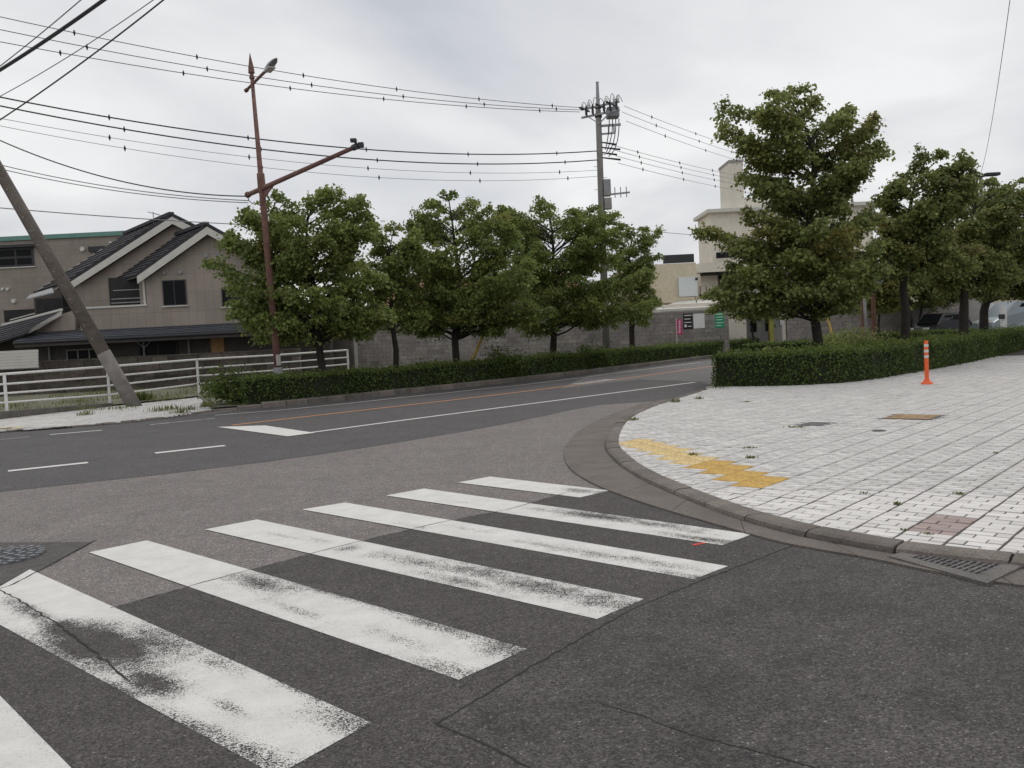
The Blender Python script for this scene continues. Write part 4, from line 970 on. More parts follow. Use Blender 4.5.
z1 = fz(608, 188, UY); part('equipment_box', 'steel_grey', t, MB().box((PU(z1)[0]+.11, UY-.2, z1-.36), (PU(z1)[0]+.42, UY+.15, z1+.36)), bevel=.03)
z2 = fz(609, 203, UY); part('meter_box', 'concrete', t, MB().box((PU(z2)[0]+.13, UY-.18, z2-.28), (PU(z2)[0]+.44, UY+.1, z2+.22)), bevel=.03)
z3 = fz(620, 192, UY); m = MB().bar(PU(z3)+np.array([.1, 0, -.1]), PU(z3)+np.array([1.25, -.1, -.05]), .07, .07)
for k in (.6, .85, 1.1): m.bar(PU(z3)+np.array([k, -.08, -.25]), PU(z3)+np.array([k, -.08, .2]), .035, .05)
part('side_arm', 'zinc', t, m)
for k in range(16):
    c = PU(1.8+k*.5); s = 1 if k % 2 else -1; part('step_bolt', 'zinc', t, MB().tube([c+np.array([s*.12, 0, 0]), c+np.array([s*.28, 0, 0])], .012, 5))
z4 = fz(612, 226, UY); part('cable_closure', 'steel_dark', t, MB().tube([PU(z4)+np.array([.3, -.1, .12]), PU(z4)+np.array([1.1, -.2, -.05])], .07, 8))
# yellow guards of the stay wires
mat('stay_yellow', (.62, .40, .09), rough=.6, var=.25, scale=5)
for (a, b, Y, lab, top) in [((476, 352), (485, 331), 30, 'yellow stay-wire guard slanting up behind the long hedge', None), ((832, 334), (826, 312), 40, 'yellow stay-wire guard slanting before the block wall on the right', None)]:
    A, B = at(*a, Y), at(*b, Y); d = B-A; tt = thing('stay_guard', (A[0]-d[0]*1.2, Y, .1), lab, 'stay wire')
    k = (A[2]-.05)/d[2]; part('guard', 'stay_yellow', tt, MB().tube([A-d*k, B], .05, 8)); part('wire', 'wire', tt, MB().tube([B-d*.1, B+d*3.0], .010, 5))

# round road sign seen from behind, with the rust posts of a board
p = at(867, 345, 31.0); t = thing('road_sign', (p[0], 31, .1), 'grey back of a round road sign on a slim silver pole', 'road sign')
zc = fz(876, 277, 31); part('pole', 'zinc', t, MB().tube([(p[0], 31, .05), (p[0]-.06, 31, zc+.4)], .055, 12), smooth=True)
part('disc', 'steel_grey', t, MB().tube([(p[0]+.28, 30.97, zc), (p[0]+.285, 31.0, zc)], .36, 28)); part('bracket', 'zinc', t, MB().box((p[0]-.05, 31.0, zc+.08), (p[0]+.5, 31.03, zc+.14)).box((p[0]-.05, 31.0, zc-.14), (p[0]+.5, 31.03, zc-.08)))
t = thing('notice_stand', at(868, 340, 33)*np.array([1, 1, 0])+np.array([0, 0, .1]), 'pair of rust-red posts carrying a dark board behind the road sign', 'notice board')
for x in (863, 873.5):
    q = at(x, 315, 33); part('post', 'rust_post', t, MB().box((q[0]-.065, 32.92, .05), (q[0]+.065, 33.06, fz(x, 287, 33))))
qa, qb = at(856, 290, 33), at(877, 290, 33); part('board', 'steel_dark', t, MB().box((qa[0], 32.86, fz(866, 292, 33)), (qb[0], 32.898, fz(866, 284, 33))))

# street lamp half hidden in the trees on the right
pL = at(984, 330, 36); t = thing('street_lamp', (pL[0], 36, .1), 'dark street lamp head showing above the trees at the right edge', 'street lamp')
zl = fz(990, 174, 36); part('pole', 'steel_grey', t, MB().tube([(pL[0], 36, .05), (pL[0], 36, zl-.15)], [.1, .07], 10))
part('arm', 'steel_dark', t, MB().bar((pL[0]-.5, 36, zl-.22), (pL[0]+.2, 35.9, zl-.05), .09, .09)); part('lamp_head', 'steel_dark', t, MB().box((pL[0]+.1, 35.75, zl-.1), (pL[0]+.7, 36.05, zl+.03)), bevel=.03)

# ------------------------------------------------------------------ overhead lines
def wire(name, a, b, sag, r, label, m='wire', marks=0, n=26, cat='power line', group=None, moff=0.0):
    a, b = np.array(a, float), np.array(b, float); s = np.linspace(0, 1, n)[:, None]; C = a+(b-a)*s; C[:, 2] -= 4*sag*(s*(1-s))[:, 0]
    o0 = C[n//2]; t = thing(name, o0, label, cat, group)
    part('cable', m, t, MB().tube(C, r, 5))
    for k in range(marks):
        f = (k+.5+moff)/marks; c = a+(b-a)*f; c[2] -= 4*sag*f*(1-f)
        part('line_marker', 'steel_dark', t, MB().tube([c+np.array([0, 0, -.10]), c+np.array([0, 0, -.02]), c+np.array([0, 0, .02]), c+np.array([0, 0, .10])], [.006, .035, .035, .006], 6))
YL = 26.0
def lwire(label, x0, y0, x1, y1, sag, r, Y1=UY, **k):
    """span from out of the frame on the left (x0,y0 at the left picture edge) to the pole"""
    b = at(x1, y1, Y1); a = at(x0, y0, YL); a = a+(a-b)*.16
    k.setdefault('m', 'wire'); wire('overhead_line', a, b, sag, r, label, **k)
lwire('topmost thin power line left of the utility pole', 0, 8, 586, 108, .55, .013, marks=7)
lwire('second power line from the top left of the utility pole', 0, 20, 583, 110, .6, .013, marks=7, moff=.1)
lwire('third power line from the top left of the utility pole', 0, 33, 580, 112, .55, .013, marks=7, moff=-.1)
lwire('upper of two thick black cables left of the utility pole', 0, 82, 597, 151, .95, .024, marks=6)
lwire('lower of two thick black cables left of the utility pole', 0, 90, 597, 160, 1.0, .024, marks=6, moff=.1)
lwire('upper of two faint thin lines below the thick cables', 0, 104, 600, 170, .9, .009, m='wire_pale', marks=6)
lwire('lower of two faint thin lines below the thick cables', 0, 110, 600, 176, 1.0, .009, m='wire_pale', marks=6, moff=.1)
lwire('faint communication cable passing behind the lamp toward the pole foot', 0, 200, 606, 226, .5, .016, m='wire_pale')
arm_end = np.array(A0)+np.array([0, 0, -.06])
for (x0, y0, sg, r, m_, lab, dz) in [(0, 130, .55, .018, 'wire', 'black cable drooping to the left end of the long lamp arm', .02), (0, 160, .25, .013, 'wire_pale', 'upper pale cable below the black one reaching the lamp arm', -.10), (0, 164, .25, .013, 'wire_pale', 'lower pale cable below the black one reaching the lamp arm', -.16)]:
    a = at(x0, y0, 25); b = arm_end+np.array([0, 0, dz]); a = a+(a-b)*.2; wire('overhead_line', a, b, sg, r, lab, m=m_)
# to the right, beyond the pole
for k, (x0, y0, x1, y1, lab) in enumerate([(624, 106, 800, 162, 'topmost line right of the utility pole'), (622, 112, 800, 168, 'second line from the top right of the utility pole'), (626, 121, 800, 174, 'third line from the top right of the utility pole')]):
    wire('overhead_line', at(x0, y0, UY), at(x1, y1, 78), .35, .011, lab, m='wire_pale', marks=6, moff=.12*k)
for k, (y0, y1) in enumerate([(145, 184), (150, 188), (156, 192), (163, 198)]):
    wire('overhead_line', at(612+2*k, y0, UY), at(800, y1, 78), .3, .011, ['uppermost', 'second', 'third', 'lowest'][k]+' of the four closely spaced lower lines right of the utility pole', m='wire_pale', marks=7)
wire('overhead_line', at(616, 227, UY), at(760, 236, 78), .2, .016, 'low cable running right from the black closure on the utility pole', m='wire_pale')
# lines crossing the top left corner, running over the road
wire('overhead_line', at(-60, 105, 17.5), at(180, -58, 14.0), .12, .034, 'thick black cable bundle cutting the top left corner')
wire('overhead_line', at(-60, 110, 17.3), at(150, -62, 13.8), .10, .010, 'thin pale wire beside the thick cable in the top left corner', m='wire_pale')
wire('overhead_line', at(-60, 157, 17.0), at(230, -55, 13.0), .15, .013, 'dark diagonal wire below the thick corner cable')
wire('overhead_line', at(-60, 126, 17.0), at(240, -65, 13.2), .20, .008, 'faint diagonal wire between the two corner cables', m='wire_pale')
a, b = at(979, 178, 36), at(1014, -30, 15); wire('overhead_line', a, b, .5, .007, 'single thin wire rising from the trees near the right edge', m='wire_pale')

# ================================================================== buildings
def tilewall(name, base, bw, bh, joint=.82, var=.1):
    m = bpy.data.materials.new(name); m.use_nodes = True; t = m.node_tree; N = t.nodes; L = t.links; b = N['Principled BSDF']; b.inputs['Roughness'].default_value = .7
    c = N.new('ShaderNodeTexCoord'); mpn = N.new('ShaderNodeMapping'); mpn.inputs['Rotation'].default_value = (math.radians(90), 0, 0); L.new(c.outputs['Object'], mpn.inputs[0])
    br = N.new('ShaderNodeTexBrick'); br.offset = 0.0; br.inputs['Scale'].default_value = 1; br.inputs['Brick Width'].default_value = bw; br.inputs['Row Height'].default_value = bh
    br.inputs['Mortar Size'].default_value = .012; br.inputs['Mortar Smooth'].default_value = .3
    br.inputs['Color1'].default_value = (*[x*(1+var) for x in base], 1); br.inputs['Color2'].default_value = (*[x*(1-var) for x in base], 1); br.inputs['Mortar'].default_value = (*[x*joint for x in base], 1)
    L.new(mpn.outputs[0], br.inputs['Vector'])
    no = N.new('ShaderNodeTexNoise'); no.inputs['Scale'].default_value = .7; no.inputs['Detail'].default_value = 6; L.new(c.outputs['Object'], no.inputs['Vector'])
    mr = N.new('ShaderNodeMapRange'); mr.inputs[1].default_value = .3; mr.inputs[2].default_value = .7; mr.inputs[3].default_value = .88; mr.inputs[4].default_value = 1.1; L.new(no.outputs[0], mr.inputs[0])
    vm = N.new('ShaderNodeVectorMath'); vm.operation = 'SCALE'; L.new(br.outputs[0], vm.inputs[0]); L.new(mr.outputs[0], vm.inputs['Scale']); L.new(vm.outputs[0], b.inputs['Base Color'])
    MATS[name] = m
tilewall('house_tile', (.315, .268, .230), .42, .9, .72, .05); tilewall('block_tile', (.285, .245, .212), .3, .3, .85, .06)
mat('roof_slate', (.046, .045, .052), rough=.75, var=.25, scale=2.5, attr='tint', fine=.2, fscale=14)
mat('roof_grey', (.075, .08, .095), rough=.5, var=.2, scale=2, attr='tint')
mat('trim', (.60, .585, .54), rough=.6, var=.08, scale=3); mat('teal', (.15, .29, .25), rough=.6, var=.1)
mat('plywood', (.42, .25, .12), var=.2, scale=4); mat('lower_wall', (.085, .075, .068), var=.25, scale=1.5)
mat('cream', (.60, .53, .40), var=.1, scale=.8, fine=.06, fscale=5); mat('white_wall', (.70, .655, .57), var=.10, scale=.6, fine=.05, fscale=4)
mat('pale_panel', (.62, .66, .66), var=.08, scale=1); mat('shadow_dark', (.03, .03, .032), var=.3)  # shadow_dark stands in for shade in openings and under the balcony
mat('green_sign', (.02, .30, .14), var=.08); mat('pink_sign', (.62, .04, .20), var=.08); mat('black_sign', (.03, .03, .035), var=.1); mat('sign_white', (.75, .75, .73), var=.05)
mat('yellow_green', (.42, .40, .10), var=.2); glassmat('glass', (.010, .011, .012)); mat('grey_wall', (.36, .36, .36), var=.12, scale=.8)

def wbox(mb, x0, x1, y0, y1, Y, d, tint=1.0):
    """box whose front (at distance Y) spans the sighted rectangle; d = depth behind (or in front when negative)"""
    xm, ym = (x0+x1)/2, (y0+y1)/2; X0, X1 = fx(x0, ym, Y), fx(x1, ym, Y); Z0, Z1 = fz(xm, y1, Y), fz(xm, y0, Y)
    return mb.box((X0, min(Y, Y+d), Z0), (X1, max(Y, Y+d), Z1), tint)
def window(parent, x0, x1, y0, y1, Y, nx=2, ny=1, frame='steel_dark', sill=True, proud=.05, glass='glass', fw=.05):
    xm, ym = (x0+x1)/2, (y0+y1)/2; X0, X1 = fx(x0, ym, Y), fx(x1, ym, Y); Z0, Z1 = fz(xm, y1, Y), fz(xm, y0, Y)
    m = MB(); q = Y-proud
    m.box((X0, q, Z0), (X0+fw, Y+.02, Z1)).box((X1-fw, q, Z0), (X1, Y+.02, Z1)).box((X0+fw, q, Z1-fw), (X1-fw, Y+.02, Z1)).box((X0+fw, q, Z0), (X1-fw, Y+.02, Z0+fw))
    for i in range(1, nx): x = X0+(X1-X0)*i/nx; m.box((x-fw/2, q+.004, Z0+fw), (x+fw/2, Y+.02, Z1-fw))
    for i in range(1, ny): z = Z0+(Z1-Z0)*i/ny; m.box((X0+fw, q+.008, z-fw/2), (X1-fw, Y+.02, z+fw/2))
    w = m.build('window', frame, parent)
    for i in range(nx):
        for j in range(ny):
            a0, a1 = X0+(X1-X0)*i/nx, X0+(X1-X0)*(i+1)/nx; b0, b1 = Z0+(Z1-Z0)*j/ny, Z0+(Z1-Z0)*(j+1)/ny
            g = MB().box((a0+fw*.6, Y-.03, b0+fw*.6), (a1-fw*.6, Y-.012, b1-fw*.6)).build('pane', glass); g.parent = w; g.location = tuple(-np.array(w.location)-np.array(parent.location))
    if sill:
        g = MB().box((X0-.06, q-.05, Z0-.06), (X1+.06, Y+.02, Z0-.003)).build('sill', 'trim'); g.parent = w; g.location = tuple(-np.array(w.location)-np.array(parent.location))
    return w
def slope_roof(name, parent, a0, a1, b0, b1, thick, courses, m):
    """stepped tile courses on the quad eave a0-a1 to top b0-b1"""
    a0, a1, b0, b1 = map(lambda p: np.array(p, float), (a0, a1, b0, b1)); mb = MB(); nrm = np.cross(a1-a0, b0-a0); nrm /= np.linalg.norm(nrm)
    if nrm[2] < 0: nrm = -nrm
    for k in range(courses):
        f0, f1 = k/courses, (k+1.12)/courses; f1 = min(f1, 1)
        p, q, r, s = a0+(b0-a0)*f0, a1+(b1-a1)*f0, a1+(b1-a1)*f1, a0+(b0-a0)*f1
        mb.add([p+nrm*thick, q+nrm*thick, r+nrm*thick*.35, s+nrm*thick*.35, p-nrm*.02, q-nrm*.02, r-nrm*.02, s-nrm*.02],
               [(0, 1, 2, 3), (7, 6, 5, 4), (0, 4, 5, 1), (1, 5, 6, 2), (2, 6, 7, 3), (3, 7, 4, 0)], random.uniform(.85, 1.2))
    return mb.build(name, m, parent)

# --- brown tiled house with two gables
HY = 42.0
house = thing('house', (fx(190, 340, HY), HY, .1), 'brown tiled house with two dark gables trimmed in white', 'house')
PH = math.radians(40); DEEP = np.array([-math.sin(PH), math.cos(PH), 0])      # the ridges run back to the left
def gable(peak, left, Yf, depth, wall_x0, wall_x1, zbot, ov=.45):
    pk = at(*peak, Yf-ov); lf = at(*left, Yf-ov); dx = pk[0]-lf[0]; dz = pk[2]-lf[2]; rt = np.array([pk[0]+dx, pk[1], lf[2]])
    X0, X1 = wall_x0, wall_x1; zat = lambda x: pk[2]-.30-abs(x-pk[0])*dz/dx
    part('wall', 'house_tile', house, MB().prism([(X0, Yf, zbot), (X1, Yf, zbot), (X1, Yf, zat(X1)), (pk[0], Yf, zat(pk[0])), (X0, Yf, zat(X0))], DEEP*(depth-1.2)))
    back = DEEP*depth; dn = np.array([0, 0, 1.0])
    def sub(mb, name, m, rf):
        g = mb.build(name, m); g.parent = rf; g.location = tuple(-np.array(house.location)-np.array(rf.location))
    for e in (lf, rt):
        rf = slope_roof('roof', house, e, e+back, pk, pk+back, .09, 12, 'roof_slate')
        fr = np.array([0, -.03, 0])
        sub(MB().prism([e-dn*.40+fr, pk-dn*.40+fr, pk-dn*.035+fr, e-dn*.035+fr], (0, .06, 0)), 'bargeboard', 'trim', rf)
        sub(MB().prism([e-dn*.1, pk-dn*.1, pk-dn*.04, e-dn*.04], back), 'soffit', 'lower_wall', rf)
        sub(MB().prism([e+fr-dn*.02, pk+fr-dn*.02, pk+fr+dn*.16, e+fr+dn*.16], (0, .16, 0)), 'verge_tiles', 'roof_slate', rf)
        if e is lf: sub(MB().bar(e+back-dn*.02, e+back+(pk-e)*.8-dn*.02, .10, .16), 'rear_verge', 'trim', rf)
    part('ridge_cap', 'roof_slate', house, MB().bar(pk+np.array([0, -.05, .12]), pk+back+np.array([0, 0, .12]), .26, .16))
    for s in (-.28, .28):
        c = np.array([pk[0]+s, Yf-.05, pk[2]-1.35]); part('vent', 'steel_grey', house, MB().tube([c, c+np.array([0, .07, 0])], .11, 12))
    return pk, lf, rt
zL = fz(190, 316, HY)
Xg0, Xg1 = fx(147, 290, HY), fx(276, 290, HY)
pk2, lf2, rt2 = gable((207, 226), (137, 275.5), HY, 7, Xg0, Xg1, zL-.7)
pk1, lf1, rt1 = gable((172, 216), (71, 281), HY+2.6, 8.0, fx(82, 290, HY+2.6), fx(150, 290, HY+2.6)+3, zL-.7)
part('wall', 'house_tile', house, MB().box((Xg0-3.35, HY, zL-.7), (Xg0+.002, HY+3, fz(125, 307, HY))))                       # balcony parapet
part('balcony_coping', 'trim', house, wbox(MB(), 84, 147, 305.6, 307.4, HY-.06, .35))
part('balcony_shade', 'shadow_dark', house, wbox(MB(), 109, 147, 277, 306, HY+.9, .05))  # near-black plate paints the shade inside the balcony
part('balcony_post', 'trim', house, wbox(MB(), 143, 145, 277, 306, HY+.1, .1))
bar_ = MB()
for z in (298, 302): wbox(bar_, 111, 146, z, z+.7, HY+.25, .03)
part('balcony_rail', 'zinc', house, bar_); part('laundry_pole', 'zinc', house, wbox(MB(), 113, 142, 289.5, 290.2, HY+.6, .03))
window(house, 163, 186.5, 280, 305.5, HY, 2, 1); window(house, 222, 243, 288, 306.5, HY, 2, 1)
for x, y in ((164, 272.5), (180, 272)): c = at(x, y, HY-.1); part('vent_hood', 'steel_grey', house, MB().tube([c, c+np.array([0, .15, 0])], .10, 10))
part('wall', 'lower_wall', house, wbox(MB(), 34, 83, 290, 316, 46.2, 1))
part('awning', 'steel_grey', house, MB().prism([at(26, 300, 43.2), at(54, 293, 43.2), at(52, 289, 44), at(30, 296, 44)], (0, 0, .06)))
part('opening_shade', 'shadow_dark', house, wbox(MB(), 36, 80, 298, 312, 46.1, .08)); window(house, 62, 80, 290, 308, 46.08, 2, 1, sill=False)  # the first is a dark plate, shade of an opening put into colour
# lower storey and its lean-to roof
zg = .05; X0, X1 = fx(-60, 350, HY), fx(330, 340, HY)
part('lower_wall', 'lower_wall', house, MB().box((X0, HY+.02, zg), (X1, HY+6, zL-.3)))
ea, eb = at(14, 343.5, HY-1.6), at(330, 324, HY-1.6); ta, tb = at(34, 331.5, HY), at(330, 311, HY)
ea[2] = fz(150, 335.5, HY-1.6); eb[2] = ea[2]; ta[2] = fz(150, 327.5, HY); tb[2] = ta[2]
lr = slope_roof('lower_roof', house, ea, eb, ta, tb, .07, 5, 'roof_grey')
part('fascia', 'lower_wall', house, MB().box((ea[0], ea[1]+.0, ea[2]-.26), (eb[0], ea[1]+.06, ea[2]-.022)))
part('gutter', 'steel_dark', house, MB().tube([(ea[0], ea[1]-.07, ea[2]-.06), (eb[0], ea[1]-.07, ea[2]-.06)], .06, 8))
part('soffit', 'lower_wall', house, MB().box((ea[0], ea[1]+.08, ea[2]-.24), (eb[0], HY+.02, ea[2]-.18)))
# left hip of the lower roof with its white bargeboard
h0, h1, h2, h3 = at(-60, 362, HY-1.3), at(27, 334, HY-1.3), at(62, 311, HY-.1), at(2, 326, HY+1.6)
slope_roof('wing_roof', house, h0, h1, h3, h2, .07, 8, 'roof_slate')
part('wing_bargeboard', 'trim', house, MB().prism([at(29, 333.5, HY-1.35), at(62, 315.5, HY-.15), at(62, 310.5, HY-.15), at(33, 327.5, HY-1.35)], (0, -.06, 0)))
part('wing_ridge', 'trim', house, MB().bar(at(2, 325, HY+1.6), at(62, 309.5, HY-.1), .1, .1))
part('wing_wall', 'house_tile', house, MB().prism([at(33, 333, HY-.05), at(75, 330, HY-.05), at(75, 310, HY-.05), at(62, 314, HY-.05)], (0, .5, 0)))
# ground-floor openings
window(house, 67, 101, 349, 362, HY, 3, 1, frame='steel_grey', sill=False); window(house, 139, 178, 341, 356, HY, 2, 1, sill=False)
part('plywood_panel', 'plywood', house, wbox(MB(), 211, 224, 337.5, 354.5, HY-.04, .06))
for x in (49, 144, 189): part('downpipe', 'steel_grey', house, MB().tube([(fx(x, 350, HY-.1), HY-.1, .3), (fx(x, 350, HY-.1), HY-.1, ea[2]-.2)], .045, 8))
part('post_bracket', 'steel_grey', house, MB().bar((fx(144, 345, HY-.1), HY-.1, ea[2]-.55), (fx(144, 345, HY-.1)-.35, HY-.1, ea[2]-.22), .05, .05).bar((fx(144, 345, HY-.1), HY-.1, ea[2]-.55), (fx(144, 345, HY-.1)+.35, HY-.1, ea[2]-.22), .05, .05))
# roof aerial
pa = at(154, 226, HY+4); t = thing('roof_aerial', pa, 'small television aerial on the ridge of the brown house', 'aerial')
part('mast', 'steel_grey', t, MB().tube([pa+np.array([0, 0, -.6]), pa+np.array([0, 0, .75])], .02, 6)); m = MB().bar(pa+np.array([-.25, 0, .75]), pa+np.array([.35, 0, .55]), .03, .03)
for k in range(5): c = pa+np.array([-.2+.12*k, 0, .73-.035*k]); m.bar(c+np.array([0, -.25, 0]), c+np.array([0, .25, 0]), .02, .02)
part('elements', 'steel_grey', t, m)

# --- long flat-roofed building behind with a teal parapet
BY = 52.0
t = thing('flat_building', (fx(20, 300, BY), BY, .1), 'flat-roofed brown building with teal parapet edge at the far left', 'building')
X0, X1 = fx(-140, 260, BY), fx(170, 250, BY); zt = fz(60, 238.5, BY)
part('wall', 'block_tile', t, MB().box((X0, BY, .05), (X1, BY+12, zt))); part('parapet', 'teal', t, MB().box((X0-.1, BY-.12, zt+.002), (X1+.1, BY+12.1, zt+.26)))
window(t, -2, 34, 248, 267, BY, 2, 2, fw=.12); part('window_hood', 'steel_dark', t, wbox(MB(), -8, 36, 244.5, 247.2, BY-.3, .3))
for x, y, r in ((82, 249, .14), (2, 289, .09), (7, 289, .09), (13, 301, .13), (110, 242.5, .08)): c = at(x, y, BY-.12); part('vent', 'trim', t, MB().tube([c, c+np.array([0, .15, 0])], r, 12))
part('duct', 'steel_dark', t, wbox(MB(), 88, 112, 246, 251, BY-.2, .2)); part('recess_shade', 'shadow_dark', t, wbox(MB(), 4, 60, 309, 322, BY-.04, .03)); part('balcony_rail', 'trim', t, MB().bar(at(10, 320, BY-.2), at(62, 306, BY-.2), .06, .06))  # flat dark plate on the wall paints the shade of a hollow

# --- walls of blocks and stones
def block_wall(name, a, b, z0, h, bw, bh, m, label, thick=.15, cap=True, jut=.008, irregular=0.0):
    a, b = np.array(a[:2], float), np.array(b[:2], float); d = b-a; L_ = np.linalg.norm(d); d /= L_; nn = np.array([d[1], -d[0]])
    t = thing(name, (*a, z0), label, 'wall')
    part('core', 'concrete_dark', t, MB().prism([(*(a-nn*thick*.5), z0-.1), (*(b-nn*thick*.5), z0-.1), (*(b+nn*thick*.5), z0-.1), (*(a+nn*thick*.5), z0-.1)], (0, 0, h+.1)))
    m_ = MB(); r = 0; z = z0
    while z < z0+h-.02:
        hh = min(bh, z0+h-z); s = -(r % 2)*bw/2
        while s < L_:
            w = bw*(1+random.uniform(-irregular, irregular)); s0, s1 = max(0, s+.008), min(L_, s+w-.008)
            if s1-s0 > .04:
                p, q = a+d*s0, a+d*s1; j = jut+random.uniform(0, jut)*(1+irregular*6)
                m_.prism([(*(p+nn*thick*.48), z+.008), (*(q+nn*thick*.48), z+.008), (*(q+nn*(thick*.5+j)), z+.008), (*(p+nn*(thick*.5+j)), z+.008)], (0, 0, hh-.012), random.gauss(1, .09+irregular*.25))
            s += w
        z += bh; r += 1
    o = m_.build('blocks', m, t); tag(o, kind='stuff')
    if cap: part('coping', 'concrete', t, MB().prism([(*(a-nn*thick*.7), z0+h+.002), (*(b-nn*thick*.7), z0+h+.002), (*(b+nn*thick*.7), z0+h+.002), (*(a+nn*thick*.7), z0+h+.002)], (0, 0, .06)))
    return t
za = fz(100, 358, 37); a, b = at(-60, 350, 37), at(300, 350, 38)
block_wall('garden_wall', a, b, .05, za-.05, .55, .28, 'stone_brown', 'dark brown stone garden wall in front of the brown house', irregular=.35, jut=.02, cap=False)
part_ = thing('panel_gate', (fx(15, 360, 36.5), 36.5, .1), 'pale slatted gate panel in front of the house at the left edge', 'gate')
for k in range(6): part('slat', 'trim', part_, wbox(MB(), -30, 38, 351.5+k*3-.2, 354.1+k*3, 36.6, .04))
part('gate_frame', 'steel_grey', part_, wbox(MB(), -30, 38, 351, 370, 36.65, .05))
b0 = at(352, 330, 44); b1 = at(728, 320, 46)
hw = fz(560, 318, 45)
block_wall('block_wall', b0, b1, .05, hw-.05, .42, .21, 'block', 'long grey concrete block wall behind the row of trees')
c0_, c1_ = at(786, 320, 48), at(968, 312, 50); hw2 = fz(880, 305, 49)
block_wall('block_wall', c0_, c1_, .05, hw2-.05, .42, .21, 'block', 'grey concrete block wall behind the trees on the right')
# pale rubble and shed glimpsed at the end of the garden
t = thing('shed', (fx(330, 345, 42.8), 42.8, .1), 'small shed with reddish boards beside the end of the block wall', 'shed')
part('boards', 'lower_wall', t, wbox(MB(), 334, 352, 334, 372, 42.8, 1.2)); part('panel', 'trim', t, wbox(MB(), 306, 330, 341, 348, 42.6, .1)); part('post', 'concrete', t, wbox(MB(), 354, 357, 326, 372, 42.6, .15))

# --- pale house behind the block wall
t = thing('house', (fx(470, 320, 60), 60, .1), 'pale house with reddish roof glimpsed behind the row of trees', 'house')
part('wall', 'grey_wall', t, MB().box((fx(382, 300, 60), 60, .05), (fx(585, 300, 60), 68, fz(480, 302, 60))))
mat('roof_red', (.22, .10, .075), var=.2, attr='tint')
e0, e1 = at(376, 303, 59.4), at(592, 303, 59.4); e0[2] = e1[2] = fz(480, 302, 60); r0, r1 = e0+np.array([1, 4.6, 2.0]), e1+np.array([-1, 4.6, 2.0]); slope_roof('roof', t, e0, e1, r0, r1, .07, 8, 'roof_red'); f0, f1 = e0+np.array([0, 9.2, 0]), e1+np.array([0, 9.2, 0]); slope_roof('roof', t, f0, f1, r0, r1, .07, 8, 'roof_red')
window(t, 410, 432, 306, 318, 60, 2, 1); window(t, 500, 520, 306, 316, 60, 2, 1)
# --- cream building
CY = 58.0
t = thing('cream_building', (fx(660, 320, CY), CY, .1), 'cream building with a pale blue panel left of the white building', 'building')
X0, X1 = fx(628, 290, CY), fx(697, 290, CY)
part('wall', 'cream', t, MB().box((X0, CY, .05), (X1, CY+10, fz(665, 264, CY))))
part('parapet', 'steel_dark', t, MB().box((fx(664, 260, CY), CY+.3, fz(680, 262.5, CY)), (X1-.05, CY+.4, fz(680, 254, CY))))
part('panel', 'pale_panel', t, wbox(MB(), 679, 697.5, 277, 296.5, CY-.25, .25)); part('meter', 'steel_dark', t, wbox(MB(), 695.5, 698, 277.5, 280, CY-.33, .08))
part('annex', 'white_wall', t, MB().box((fx(652, 305, CY), CY-4, .05), (fx(722, 305, CY), CY-.01, fz(680, 304, CY-4)))); part('annex_roof', 'trim', t, MB().prism([at(655, 312, CY-4.5), at(715, 309, CY-4.5), at(722, 300, CY-.6), at(676, 304, CY-.6)], (0, 0, .15)))
part('ledge', 'cream', t, wbox(MB(), 640, 697, 298, 303, CY-.4, .4))
for x in (700, 706): part('railing_post', 'steel_dark', t, wbox(MB(), x, x+.8, 286, 299, CY-1, .05))
part('railing', 'steel_dark', t, wbox(MB(), 699, 722, 294, 296, CY-1, .05))
# --- white building with a stair tower
WY = 64.0
t = thing('white_building', (fx(790, 320, WY), WY, .1), 'large off-white building with balcony bands and a tall stair tower', 'building')
X0, X1 = fx(700, 260, WY), fx(885, 250, WY); X2 = fx(713, 230, WY)
part('wall', 'white_wall', t, MB().box((X0, WY, .05), (X1, WY+5, fz(760, 270, WY)))); part('wall', 'white_wall', t, MB().box((X2, WY+.8, fz(760, 270, WY)+.002), (X1-.5, WY+4.9, fz(760, 209.5, WY))))
part('roof_slab', 'trim', t, MB().box((X2-.3, WY+.3, fz(760, 209.5, WY)+.002), (X1, WY+5.2, fz(760, 206, WY))))
part('tower', 'white_wall', t, MB().box((fx(735, 180, WY), WY+1.5, fz(742, 207, WY)), (fx(749, 180, WY), WY+4.5, fz(742, 158, WY)))); part('tower_cap', 'concrete', t, MB().box((fx(734.3, 180, WY), WY+1.4, fz(742, 158, WY)+.002), (fx(749.7, 180, WY), WY+4.6, fz(742, 155.5, WY))))
part('penthouse', 'white_wall', t, MB().box((fx(749.2, 190, WY), WY+2, fz(800, 206, WY)+.002), (fx(800, 190, WY), WY+4.5, fz(790, 192, WY))))
part('balcony', 'white_wall', t, MB().box((fx(694, 265, WY), WY-1.6, fz(740, 272, WY)), (fx(868, 265, WY), WY-.01, fz(740, 263, WY)))); part('balcony_under_shade', 'shadow_dark', t, MB().box((fx(700, 275, WY), WY-1.4, fz(740, 274, WY)), (fx(866, 275, WY), WY-.02, fz(740, 272, WY)-.003)))  # strip beneath the balcony is coloured as its underside shade
part('balcony', 'grey_wall', t, MB().box((fx(712, 290, WY), WY-1.5, fz(760, 300, WY)), (fx(875, 290, WY), WY-.01, fz(760, 291, WY))))
for x in (718, 742, 768, 795, 822, 846): window(t, x, x+18, 275, 289, WY, 2, 1, sill=False)
for x in (716, 762, 790, 818, 845): window(t, x, x+20, 252, 258, WY, 2, 1, sill=False)
for x in (770, 800, 830): window(t, x, x+18, 222, 236, WY+.8, 2, 1)
